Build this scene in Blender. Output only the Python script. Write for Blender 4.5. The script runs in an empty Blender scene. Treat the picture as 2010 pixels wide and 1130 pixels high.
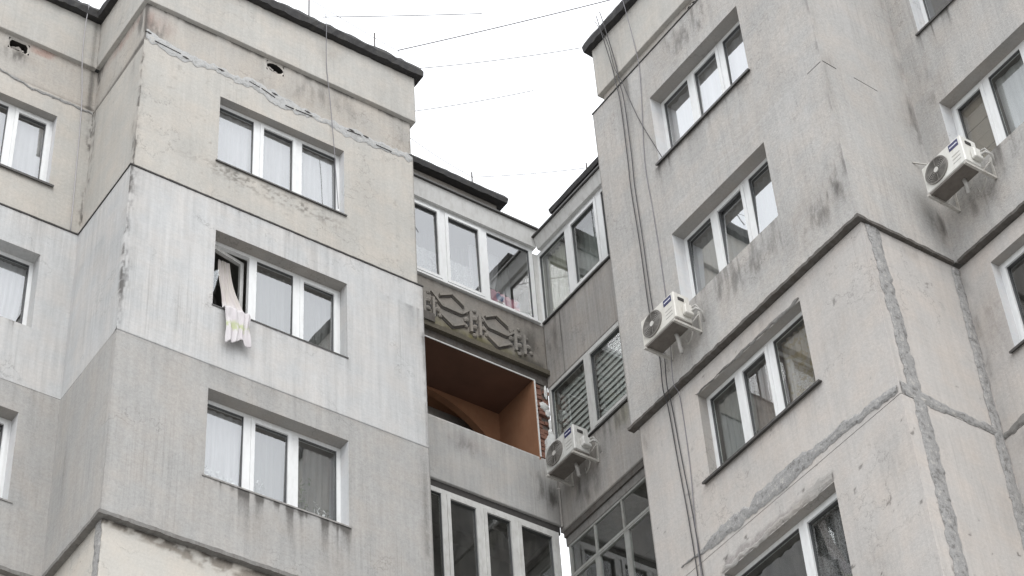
import bpy, bmesh, math, random
import numpy as np
from mathutils import Vector, Matrix
R = math.radians
random.seed(7)
scene = bpy.context.scene
col = scene.collection

# ------------------------------------------------------------------ camera
cam_d = bpy.data.cameras.new('camera')
cam = bpy.data.objects.new('camera', cam_d); col.objects.link(cam)
cam_d.sensor_width = 36.0
cam_d.lens = 4380.687 / 2010 * 36.0
cam_d.clip_start = 0.1; cam_d.clip_end = 3000
# columns: world X, Y, Z axes seen in camera space (x right, y down, z forward)
RC = np.array([[0.82472023, -0.56264558, -0.0571533],
               [0.35385489, 0.59221315, -0.723927],
               [0.44116126, 0.57681327, 0.68750505]])
right, up, back = RC[0], -RC[1], -RC[2]
cam.matrix_world = Matrix(((right[0], up[0], back[0], 0), (right[1], up[1], back[1], 0),
                           (right[2], up[2], back[2], 1.6), (0, 0, 0, 1)))
scene.camera = cam

# ------------------------------------------------------------------ overcast sky and soft sun
SUN_EL, SUN_AZ = 52, 205        # azimuth measured clockwise from +Y
world = bpy.data.worlds.new('World'); scene.world = world
world.use_nodes = True
nt = world.node_tree; nt.nodes.clear()
out = nt.nodes.new('ShaderNodeOutputWorld'); bg = nt.nodes.new('ShaderNodeBackground')
sky = nt.nodes.new('ShaderNodeTexSky'); sky.sky_type = 'NISHITA'; sky.sun_disc = False
sky.sun_elevation = R(SUN_EL); sky.sun_rotation = R(SUN_AZ); sky.dust_density = 6; sky.air_density = 1.0
hsv = nt.nodes.new('ShaderNodeHueSaturation'); hsv.inputs['Saturation'].default_value = 0.12
mix = nt.nodes.new('ShaderNodeMix'); mix.data_type = 'RGBA'; mix.inputs[0].default_value = 0.75
mix.inputs[7].default_value = (13.2, 13.5, 14.0, 1)          # even cloud cover
nt.links.new(sky.outputs[0], hsv.inputs['Color']); nt.links.new(hsv.outputs[0], mix.inputs[6])
nt.links.new(mix.outputs[2], bg.inputs[0]); bg.inputs[1].default_value = 0.13
nt.links.new(bg.outputs[0], out.inputs[0])
sd = bpy.data.lights.new('sun', 'SUN'); sd.energy = 0.9; sd.angle = R(35); sd.color = (1, 0.97, 0.93)
sun = bpy.data.objects.new('sun', sd); col.objects.link(sun)
sv = Vector((math.sin(R(SUN_AZ)) * math.cos(R(SUN_EL)), math.cos(R(SUN_AZ)) * math.cos(R(SUN_EL)), math.sin(R(SUN_EL))))
sun.rotation_euler = sv.to_track_quat('Z', 'Y').to_euler()
vs = scene.view_settings
vs.view_transform = 'Standard'; vs.look = 'None'; vs.gamma = 1; vs.use_curve_mapping = False
vs.exposure = 0.29

# ------------------------------------------------------------------ numpy noise
def _vn(x, y, seed):
    rs = np.random.RandomState(seed); p = rs.rand(4096)
    xi = np.floor(x).astype(int); yi = np.floor(y).astype(int)
    fx = x - xi; fy = y - yi; fx = fx * fx * (3 - 2 * fx); fy = fy * fy * (3 - 2 * fy)
    h = lambda a, b: p[(a * 127 + b * 311 + (a * b) % 97) % 4096]
    return (h(xi, yi) * (1 - fx) + h(xi + 1, yi) * fx) * (1 - fy) + (h(xi, yi + 1) * (1 - fx) + h(xi + 1, yi + 1) * fx) * fy
def fbm(x, y, seed=0, oct=4):
    s = 0; a = .5
    for i in range(oct):
        s = s + a * _vn(x, y, seed + i * 13); x = x * 2.03 + 7.1; y = y * 2.03 + 3.7; a *= .5
    return s / (1 - .5 ** oct)
def sst(a, b, x):
    t = np.clip((x - a) / (b - a), 0, 1); return t * t * (3 - 2 * t)

# ------------------------------------------------------------------ materials
MATS = {}
def newmat(name):
    m = bpy.data.materials.new(name); m.use_nodes = True
    n = m.node_tree.nodes; b = n['Principled BSDF']; MATS[name] = m
    return m, m.node_tree, b
def N(t, kind, **kw):
    n = t.nodes.new('ShaderNode' + kind)
    for k, v in kw.items(): setattr(n, k, v)
    return n
def noise(t, vec, scale, detail=4, rough=.55):
    n = N(t, 'TexNoise'); n.inputs['Scale'].default_value = scale; n.inputs['Detail'].default_value = detail
    n.inputs['Roughness'].default_value = rough; t.links.new(vec, n.inputs['Vector']); return n.outputs[0]
def ramp(t, fac, a, b, c0=(0, 0, 0, 1), c1=(1, 1, 1, 1)):
    r = N(t, 'ValToRGB'); r.color_ramp.elements[0].position = a; r.color_ramp.elements[1].position = b
    r.color_ramp.elements[0].color = c0; r.color_ramp.elements[1].color = c1
    t.links.new(fac, r.inputs[0]); return r.outputs[0]
def mixc(t, fac, a, b, mode='MIX'):
    m = N(t, 'Mix', data_type='RGBA', blend_type=mode)
    for s, v in ((0, fac), (6, a), (7, b)):
        if hasattr(v, 'is_linked'): t.links.new(v, m.inputs[s])
        elif isinstance(v, (int, float)): m.inputs[s].default_value = v
        else: m.inputs[s].default_value = (*v, 1)
    return m.outputs[2]
def math_(t, op, a, b=None, clamp=False):
    m = N(t, 'Math', operation=op); m.use_clamp = clamp
    for i, v in enumerate((a, b)):
        if v is None: continue
        if hasattr(v, 'is_linked'): t.links.new(v, m.inputs[i])
        else: m.inputs[i].default_value = v
    return m.outputs[0]
def mapping(t, vec, sc):
    m = N(t, 'Mapping'); m.inputs['Scale'].default_value = sc; t.links.new(vec, m.inputs[0]); return m.outputs[0]
def plaster(name, base, dirt=(.06, .055, .05), patch=(.3, .3, .3), light=(.55, .55, .55), mottle=.16, streak=.12, grain=.12, rough=.92, bump=.5, runs=.16):
    m, t, b = newmat(name)
    tc = N(t, 'TexCoord').outputs['Object']
    at = N(t, 'Attribute', attribute_name='mask'); sep = N(t, 'SeparateColor'); t.links.new(at.outputs['Color'], sep.inputs[0])
    n1 = noise(t, tc, 1.3, 7, .62); n2 = noise(t, tc, 85, 3, .6); n2b = noise(t, tc, 26, 4, .65)
    st = noise(t, mapping(t, tc, (16, 16, .9)), 1, 5, .6)
    f = math_(t, 'MULTIPLY', math_(t, 'SUBTRACT', n1, .5), mottle * 2)
    f = math_(t, 'ADD', f, math_(t, 'MULTIPLY', math_(t, 'SUBTRACT', n2, .5), grain * 2))
    f = math_(t, 'ADD', f, math_(t, 'MULTIPLY', math_(t, 'SUBTRACT', n2b, .5), grain * 2))
    f = math_(t, 'ADD', f, math_(t, 'MULTIPLY', math_(t, 'SUBTRACT', st, .5), streak * 2))
    f = math_(t, 'ADD', f, 1.0)
    hue = mixc(t, ramp(t, noise(t, tc, 2.6, 5), .4, .65), base, (base[0] * 1.02, base[1] * .985, base[2] * .955))
    c = N(t, 'VectorMath', operation='SCALE'); t.links.new(hue, c.inputs[0]); t.links.new(f, c.inputs['Scale'])
    c = c.outputs[0]
    c = mixc(t, sep.outputs[2], c, light)
    pm = math_(t, 'MULTIPLY', sep.outputs[1], 1.0, True)
    pc = mixc(t, n2b, (patch[0] * .6, patch[1] * .6, patch[2] * .6), (patch[0] * 1.4, patch[1] * 1.4, patch[2] * 1.4))
    c = mixc(t, pm, c, pc)
    n4 = noise(t, mapping(t, tc, (52, 52, 15)), 1, 6, .8)
    spk = math_(t, 'MULTIPLY', math_(t, 'ADD', math_(t, 'SUBTRACT', math_(t, 'MULTIPLY', sep.outputs[0], 1.25), .98), n4), 1.6, True)
    dm = math_(t, 'ADD', math_(t, 'MULTIPLY', sep.outputs[0], .36), math_(t, 'MULTIPLY', spk, .48), True)
    c = mixc(t, dm, c, dirt)
    # thin runs of soot, hairline cracks
    rn = ramp(t, noise(t, mapping(t, tc, (38, 38, .55)), 1, 4, .6), .52, .72); rb = ramp(t, noise(t, mapping(t, tc, (1, 1, .7)), .9, 4), .42, .68)
    c = mixc(t, math_(t, 'MULTIPLY', math_(t, 'MULTIPLY', rn, rb), runs), c, dirt)
    tro = noise(t, mapping(t, tc, (1.6, 1.6, 42)), 1, 3); sc = N(t, 'VectorMath', operation='SCALE'); t.links.new(c, sc.inputs[0])
    t.links.new(math_(t, 'ADD', math_(t, 'MULTIPLY', math_(t, 'SUBTRACT', tro, .5), .12), 1), sc.inputs['Scale']); c = sc.outputs[0]
    hc = ramp(t, math_(t, 'ABSOLUTE', math_(t, 'SUBTRACT', noise(t, tc, 1.15, 6, .6), .5)), .001, .005, (1, 1, 1, 1), (0, 0, 0, 1))
    hc = math_(t, 'MULTIPLY', hc, ramp(t, noise(t, tc, .7, 2), .52, .6)); c = mixc(t, math_(t, 'MULTIPLY', hc, .35), c, dirt)
    # scattered pits
    pit = ramp(t, noise(t, tc, 9, 6, .7), .72, .76)
    c = mixc(t, math_(t, 'MULTIPLY', pit, .28), c, dirt)
    t.links.new(c, b.inputs['Base Color']); b.inputs['Roughness'].default_value = rough
    b.inputs['Specular IOR Level'].default_value = .25
    hsum = math_(t, 'ADD', math_(t, 'MULTIPLY', n2, .35), math_(t, 'ADD', math_(t, 'MULTIPLY', n2b, .5), math_(t, 'MULTIPLY', n1, 1.5)))
    hsum = math_(t, 'ADD', hsum, math_(t, 'MULTIPLY', sep.outputs[1], -.5))
    bp = N(t, 'Bump'); bp.inputs['Strength'].default_value = bump; bp.inputs['Distance'].default_value = .012
    t.links.new(hsum, bp.inputs['Height']); t.links.new(bp.outputs[0], b.inputs['Normal'])
    return m
def simple(name, base, rough=.5, var=.08, scale=8, metal=0, spec=.5, dirt=None, dirtamt=0, bump=0, streak=False):
    m, t, b = newmat(name)
    tc = N(t, 'TexCoord').outputs['Object']
    n = noise(t, mapping(t, tc, (6, 6, .6)) if streak else tc, scale, 5, .6)
    f = math_(t, 'ADD', math_(t, 'MULTIPLY', math_(t, 'SUBTRACT', n, .5), var * 4), 1)
    c = N(t, 'VectorMath', operation='SCALE'); c.inputs[0].default_value = base; t.links.new(f, c.inputs['Scale']); c = c.outputs[0]
    if dirt:
        d = ramp(t, noise(t, mapping(t, tc, (7, 7, 2.2)), 2.2, 6, .7), .45, .75)
        c = mixc(t, math_(t, 'MULTIPLY', d, dirtamt), c, dirt)
    t.links.new(c, b.inputs['Base Color']); b.inputs['Roughness'].default_value = rough
    b.inputs['Metallic'].default_value = metal; b.inputs['Specular IOR Level'].default_value = spec
    if bump:
        bp = N(t, 'Bump'); bp.inputs['Strength'].default_value = bump; bp.inputs['Distance'].default_value = .01
        t.links.new(noise(t, tc, scale * 4, 5, .65), bp.inputs['Height']); t.links.new(bp.outputs[0], b.inputs['Normal'])
    return m
def glassmat(name, tint=(.965, .975, .97), ior=2.4, gain=1.5, grime=.03):
    m, t, b = newmat(name); t.nodes.remove(b)
    o = t.nodes['Material Output']
    tr = N(t, 'BsdfTransparent'); tr.inputs[0].default_value = (*tint, 1)
    gl = N(t, 'BsdfGlossy'); gl.inputs['Roughness'].default_value = .012; gl.inputs[0].default_value = (.97, .985, 1, 1)
    fr = N(t, 'Fresnel'); fr.inputs[0].default_value = ior
    tc = N(t, 'TexCoord').outputs['Object']
    bp = N(t, 'Bump'); bp.inputs['Strength'].default_value = .03; bp.inputs['Distance'].default_value = .015
    t.links.new(noise(t, tc, 1.6, 2), bp.inputs['Height']); t.links.new(bp.outputs[0], gl.inputs['Normal'])
    mx = N(t, 'MixShader'); ge = N(t, 'NewGeometry')          # only the outer side of the thin sheet mirrors
    t.links.new(math_(t, 'MULTIPLY', math_(t, 'MULTIPLY', fr.outputs[0], gain, True), math_(t, 'SUBTRACT', 1.0, ge.outputs['Backfacing'])), mx.inputs[0])
    t.links.new(tr.outputs[0], mx.inputs[1]); t.links.new(gl.outputs[0], mx.inputs[2])
    df = N(t, 'BsdfDiffuse'); df.inputs[0].default_value = (.45, .44, .41, 1)
    g = math_(t, 'MULTIPLY', ramp(t, noise(t, mapping(t, tc, (5, 5, 2)), 1.5, 6, .7), .35, .8), grime)
    m2 = N(t, 'MixShader'); t.links.new(g, m2.inputs[0]); t.links.new(mx.outputs[0], m2.inputs[1]); t.links.new(df.outputs[0], m2.inputs[2])
    t.links.new(m2.outputs[0], o.inputs[0]); return m
def fabric(name, base, alpha=.85, lace=0, base2=None, scale=18, transl=.45):
    """thin cloth: diffuse + translucent, woven see-through; lace>0 adds an open voronoi pattern"""
    m, t, b = newmat(name); t.nodes.remove(b); o = t.nodes['Material Output']
    tc = N(t, 'TexCoord').outputs['Object']
    n = noise(t, mapping(t, tc, (20, 20, .8)), 1, 4)
    c = mixc(t, ramp(t, n, .35, .7), (base[0] * .82, base[1] * .82, base[2] * .82), base)
    if base2:
        c = mixc(t, ramp(t, noise(t, tc, scale, 3), .47, .6), c, base2)
    df = N(t, 'BsdfDiffuse'); tl = N(t, 'BsdfTranslucent'); tp = N(t, 'BsdfTransparent')
    t.links.new(c, df.inputs[0]); t.links.new(c, tl.inputs[0])
    a = N(t, 'MixShader'); a.inputs[0].default_value = transl
    t.links.new(df.outputs[0], a.inputs[1]); t.links.new(tl.outputs[0], a.inputs[2])
    mx = N(t, 'MixShader')
    if lace:
        v = N(t, 'TexVoronoi', feature='DISTANCE_TO_EDGE'); v.inputs['Scale'].default_value = scale; t.links.new(tc, v.inputs['Vector'])
        r = ramp(t, v.outputs['Distance'], .05, .16, (alpha, alpha, alpha, 1), (alpha * (1 - lace), alpha * (1 - lace), alpha * (1 - lace), 1))
        t.links.new(r, mx.inputs[0])
    else: mx.inputs[0].default_value = alpha
    t.links.new(tp.outputs[0], mx.inputs[1]); t.links.new(a.outputs[0], mx.inputs[2]); t.links.new(mx.outputs[0], o.inputs[0])
    return m

M = {}
M['beige'] = plaster('beige_concrete', (.445, .433, .405), patch=(.33, .31, .28), mottle=.14, streak=.10, grain=.16)
M['parapet'] = plaster('parapet_concrete', (.43, .42, .395), patch=(.3, .28, .25), mottle=.16, streak=.12, grain=.17)
M['pink'] = plaster('pale_pinkish_concrete', (.455, .437, .418), patch=(.30, .28, .27), mottle=.15, streak=.12, grain=.15)
M['white'] = plaster('white_painted_render', (.475, .48, .48), patch=(.3, .3, .3), mottle=.14, streak=.22, grain=.12, runs=.30)
M['grey'] = plaster('grey_render', (.36, .356, .346), patch=(.22, .21, .2), mottle=.13, streak=.17, grain=.2, runs=.25)
M['rgrey'] = plaster('rough_grey_render', (.405, .397, .384), patch=(.22, .21, .2), mottle=.16, streak=.16, grain=.27, runs=.25, bump=.8)
M['dgrey'] = plaster('dingy_grey_render', (.345, .333, .318), patch=(.2, .2, .12), mottle=.2, streak=.26, grain=.2, runs=.4)
M['balc'] = plaster('balcony_render', (.40, .397, .388), patch=(.24, .22, .22), mottle=.2, streak=.2, grain=.14, runs=.3)
M['relief'] = plaster('mossy_concrete', (.235, .222, .203), patch=(.16, .145, .06), mottle=.25, streak=.1, grain=.22, bump=.8)
M['attic'] = plaster('attic_concrete', (.405, .388, .36), patch=(.36, .27, .235), mottle=.16, streak=.12, grain=.2)
M['moss'] = plaster('damp_mossy_concrete', (.105, .095, .075), patch=(.16, .14, .05), mottle=.6, streak=.2, grain=.4)
M['seal'] = plaster('grey_sealant', (.275, .275, .272), patch=(.2, .2, .2), mottle=.6, streak=.1, grain=.42, rough=.7, bump=.9)
def sealmat(name, dark, mid, wall):
    m, t, b = newmat(name); tc = N(t, 'TexCoord').outputs['Object']
    n = noise(t, tc, 13, 8, .72); n2 = noise(t, tc, 46, 5, .7)
    r = N(t, 'ValToRGB'); e = r.color_ramp.elements; e[0].position = .39; e[0].color = (*dark, 1); e[1].position = .63; e[1].color = (*wall, 1)
    q = e.new(.46); q.color = (*mid, 1); q = e.new(.56); q.color = (*mid, 1); t.links.new(n, r.inputs[0])
    sc = N(t, 'VectorMath', operation='SCALE'); t.links.new(r.outputs[0], sc.inputs[0]); t.links.new(math_(t, 'ADD', math_(t, 'MULTIPLY', n2, .8), .6), sc.inputs['Scale'])
    t.links.new(sc.outputs[0], b.inputs['Base Color']); b.inputs['Roughness'].default_value = .8
    bp = N(t, 'Bump'); bp.inputs['Strength'].default_value = .9; bp.inputs['Distance'].default_value = .02; t.links.new(n, bp.inputs['Height']); t.links.new(bp.outputs[0], b.inputs['Normal'])
    return m
M['seal'] = sealmat('grey_sealant_smear', (.17, .165, .16), (.29, .287, .282), (.42, .405, .385))
M['seal_pale'] = sealmat('pale_sealant_smear', (.30, .30, .29), (.40, .402, .398), (.445, .433, .405))
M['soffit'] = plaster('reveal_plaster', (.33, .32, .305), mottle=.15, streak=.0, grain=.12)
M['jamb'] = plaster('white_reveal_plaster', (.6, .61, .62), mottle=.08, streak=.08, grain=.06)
M['bitumen'] = simple('black_bitumen', (.02, .019, .02), .75, .2, 6, dirt=(.075, .07, .055), dirtamt=.4, bump=.9)
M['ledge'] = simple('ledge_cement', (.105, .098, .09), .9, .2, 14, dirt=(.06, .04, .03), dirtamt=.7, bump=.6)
M['ledge2'] = simple('ledge_grey_cement', (.2, .195, .185), .9, .2, 14, dirt=(.08, .06, .05), dirtamt=.5, bump=.6)
M['crack'] = simple('joint_shadow_dirt', (.05, .047, .045), .95, .2, 20)
M['pvc'] = simple('white_pvc', (.72, .73, .73), .35, .03, 4, dirt=(.35, .33, .3), dirtamt=.22)
M['pvc_worn'] = simple('aged_white_pvc', (.58, .58, .565), .45, .06, 5, dirt=(.25, .23, .2), dirtamt=.4)
M['gasket'] = simple('dark_gasket', (.09, .092, .095), .6)
M['greymetal'] = simple('painted_grey_steel', (.33, .335, .32), .5, .1, 9, dirt=(.12, .09, .06), dirtamt=.45)
M['sill_dark'] = simple('dark_metal_sill', (.055, .052, .05), .45, .2, 6, dirt=(.15, .14, .13), dirtamt=.4)
M['sill_pale'] = simple('cement_sill', (.3, .29, .28), .9, .2, 12, dirt=(.1, .09, .08), dirtamt=.6, bump=.4)
M['glass'] = glassmat('window_glass')
M['glass_bright'] = glassmat('clean_window_glass', ior=2.6, gain=1.9, grime=.01)
M['glass_dull'] = glassmat('dull_window_glass', tint=(.93, .95, .935), ior=1.8, gain=1.35, grime=.06)
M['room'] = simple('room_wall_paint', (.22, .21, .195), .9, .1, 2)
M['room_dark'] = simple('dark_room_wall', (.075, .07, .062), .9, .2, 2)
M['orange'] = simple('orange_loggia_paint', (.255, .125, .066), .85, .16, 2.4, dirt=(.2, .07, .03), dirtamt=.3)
M['orange_ceiling'] = simple('shaded_orange_ceiling', (.13, .064, .041), .85, .16, 2.6)  # wall orange made darker, the loggia's shade put into the colour
M['voile'] = fabric('white_voile', (.78, .77, .80), .9)
M['voile_grey'] = fabric('grey_voile', (.62, .64, .64), .72)
M['voile_thin'] = fabric('thin_voile', (.55, .56, .55), .5)
M['lace'] = fabric('lace_cloth', (.75, .76, .77), .85, lace=.55, scale=34)
M['drape'] = fabric('beige_drape', (.62, .60, .50), .95)
M['flower'] = fabric('flowery_cloth', (.55, .47, .42), .95, base2=(.42, .33, .22), scale=9)
M['pinkcurt'] = fabric('dusty_pink_cloth', (.36, .28, .26), .9)
M['darklace'] = fabric('grey_lace_cloth', (.33, .32, .34), .8, lace=.5, scale=26)
M['brick'] = simple('red_brick', (.21, .105, .075), .95, .3, 9, dirt=(.08, .05, .04), dirtamt=.5, bump=.8)
M['mortar'] = simple('old_mortar', (.15, .125, .11), .95, .25, 20, dirt=(.05, .04, .035), dirtamt=.6, bump=.8)
M['foam'] = simple('white_foam', (.66, .67, .66), .9, .12, 12, dirt=(.4, .35, .3), dirtamt=.3, bump=.7)
M['ac'] = simple('ac_enamel', (.66, .655, .62), .4, .04, 5, dirt=(.32, .29, .22), dirtamt=.3)
M['ac_yellowed'] = simple('yellowed_enamel', (.625, .61, .565), .45, .05, 5, dirt=(.28, .25, .2), dirtamt=.4)
M['ac_sooty'] = simple('sooty_enamel', (.60, .60, .575), .45, .07, 5, dirt=(.2, .18, .15), dirtamt=.55)
M['ac_dark'] = simple('fan_guard_plastic', (.2, .19, .175), .6, .08, 8)
M['ac_hole'] = simple('fan_cavity', (.085, .08, .074), .8)
M['ac_hub'] = simple('fan_hub_plastic', (.55, .54, .51), .5)
M['ac_blue'] = simple('blue_label_print', (.03, .032, .10), .4, .02)
M['ac_white'] = simple('label_white_print', (.72, .73, .8), .4, .02)
M['ac_pan'] = simple('base_pan_metal', (.15, .135, .12), .6, .15, 8, dirt=(.07, .055, .045), dirtamt=.5)
M['bracket'] = simple('bracket_steel', (.48, .47, .44), .45, .1, 12, dirt=(.2, .13, .08), dirtamt=.4)
M['pipe_wrap'] = simple('pipe_wrap', (.42, .41, .39), .7, .15, 20)
M['rubber'] = simple('black_cable_sheath', (.045, .043, .045), .6, .1)
M['wire_grey'] = simple('grey_wire', (.19, .185, .2), .6, .1)
M['wire_pale'] = simple('pale_wire', (.42, .41, .43), .6, .1)
M['steel'] = simple('rusty_rod_steel', (.09, .08, .075), .7, .2, 20)
M['blind'] = simple('grey_blind_slat', (.60, .61, .61), .5, .05)
M['blind_sheer'] = fabric('blind_sheer_cloth', (.55, .56, .56), .9)
M['brownboard'] = simple('brown_board', (.25, .205, .175), .7, .08, 3, streak=True)
M['yellow'] = simple('yellow_sticker_paper', (.62, .50, .12), .6, .04)
M['leaf'] = simple('leaf_green', (.05, .085, .04), .55, .3, 9)
M['petal'] = simple('white_petal', (.7, .71, .72), .6, .1, 9)
M['pot'] = simple('plant_pot_clay', (.3, .2, .14), .8, .1)
M['asphalt'] = simple('pale_paving', (.26, .255, .245), .9, .2, 1.5, bump=.4)
M['roofing'] = simple('roof_felt', (.06, .06, .06), .9, .2, 2)
M['debris'] = simple('pale_debris', (.5, .47, .44), .9, .25, 18, bump=.8)
M['hole'] = simple('dark_hole', (.02, .018, .016), .95)
M['rust'] = simple('rust_metal', (.14, .05, .025), .9, .3, 20)

# ------------------------------------------------------------------ object helpers
def link(name, me, parent=None, mat=None, **props):
    o = bpy.data.objects.new(name, me); col.objects.link(o)
    if parent is not None: o.parent = parent
    if mat is not None:
        for mm in (mat if isinstance(mat, (list, tuple)) else [mat]): me.materials.append(mm)
    for k, v in props.items(): o[k] = v
    return o
def thing(name, label, cat, loc=(0, 0, 0), group=None):
    o = bpy.data.objects.new(name, None); col.objects.link(o); o.location = loc
    o.empty_display_size = .2
    o['label'] = label; o['category'] = cat
    if group: o['group'] = group
    return o
def base(parent):
    """world location of the top of the parent chain"""
    v = Vector((0, 0, 0))
    while parent is not None: v += parent.location; parent = parent.parent
    return v
class Fac:
    """a facade: 'Y' looks to -Y (u = world x), 'X' looks to -X (u = world y); d = depth into the wall"""
    def __init__(s, ax, c): s.ax = ax; s.c = c
    def p(s, u, z, d=0): return (u, s.c + d, z) if s.ax == 'Y' else (s.c + d, u, z)
class MB:
    def __init__(s): s.v = []; s.f = []; s.mi = []; s.cur = 0
    def face(s, pts): 
        i = len(s.v); s.v += [tuple(p) for p in pts]; s.f.append(tuple(range(i, i + len(pts)))); s.mi.append(s.cur)
    def hexa(s, c):   # 8 corners: 0-3 front ring, 4-7 back ring
        i = len(s.v); s.v += [tuple(p) for p in c]
        for q in ((0, 1, 2, 3), (7, 6, 5, 4), (0, 4, 5, 1), (1, 5, 6, 2), (2, 6, 7, 3), (3, 7, 4, 0)):
            s.f.append(tuple(i + k for k in q)); s.mi.append(s.cur)
    def box(s, F, u0, u1, z0, z1, d0, d1):
        s.hexa([F.p(u0, z0, d0), F.p(u1, z0, d0), F.p(u1, z1, d0), F.p(u0, z1, d0), F.p(u0, z0, d1), F.p(u1, z0, d1), F.p(u1, z1, d1), F.p(u0, z1, d1)])
    def bar(s, a, b, w, h, upv=(0, 0, 1)):
        a = Vector(a); b = Vector(b); t = (b - a).normalized(); x = t.cross(Vector(upv)).normalized() * w / 2; y = x.cross(t).normalized() * h / 2
        s.hexa([a - x - y, a + x - y, a + x + y, a - x + y, b - x - y, b + x - y, b + x + y, b - x + y])
    def tube(s, pts, r, n=6, cap=True):
        pts = [Vector(p) for p in pts]; rings = []
        for i, p in enumerate(pts):
            t = (pts[min(i + 1, len(pts) - 1)] - pts[max(i - 1, 0)]).normalized()
            ref = Vector((0, 0, 1)) if abs(t.z) < .9 else Vector((1, 0, 0))
            x = t.cross(ref).normalized(); y = x.cross(t)
            rr = r[i] if isinstance(r, (list, tuple)) else r
            k = len(s.v); s.v += [tuple(p + (x * math.cos(2 * math.pi * j / n) + y * math.sin(2 * math.pi * j / n)) * rr) for j in range(n)]; rings.append(k)
        for a, b in zip(rings, rings[1:]):
            for j in range(n): s.f.append((a + j, a + (j + 1) % n, b + (j + 1) % n, b + j)); s.mi.append(s.cur)
        if cap:
            s.f.append(tuple(rings[0] + j for j in range(n))[::-1]); s.f.append(tuple(rings[-1] + j for j in range(n))); s.mi += [s.cur] * 2
    def build(s, name, mat, parent=None, smooth=False, fix=True, bevel=0, **props):
        o3 = base(parent)
        me = bpy.data.meshes.new(name)
        me.from_pydata([tuple(Vector(v) - o3) for v in s.v], [], s.f)
        me.polygons.foreach_set('material_index', s.mi)
        if fix or bevel:
            bm = bmesh.new(); bm.from_mesh(me)
            bmesh.ops.remove_doubles(bm, verts=bm.verts, dist=1e-5) if bevel else None
            bmesh.ops.recalc_face_normals(bm, faces=bm.faces)
            if bevel: bmesh.ops.bevel(bm, geom=list(bm.edges), offset=bevel, segments=1, affect='EDGES')
            bm.to_mesh(me); bm.free()
        if smooth: me.polygons.foreach_set('use_smooth', [True] * len(me.polygons))
        return link(name, me, parent, mat, **props)
def sphere(mb, c, r, n=6, m=4, sq=(1, 1, 1), jit=0):
    k = len(mb.v)
    for i in range(m + 1):
        th = math.pi * i / m
        for j in range(n):
            ph = 2 * math.pi * j / n; q = r * (1 + random.uniform(-jit, jit))
            mb.v.append((c[0] + q * sq[0] * math.sin(th) * math.cos(ph), c[1] + q * sq[1] * math.sin(th) * math.sin(ph), c[2] + q * sq[2] * math.cos(th)))
    for i in range(m):
        for j in range(n): mb.f.append((k + i * n + j, k + i * n + (j + 1) % n, k + (i + 1) * n + (j + 1) % n, k + (i + 1) * n + j)); mb.mi.append(mb.cur)

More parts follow.
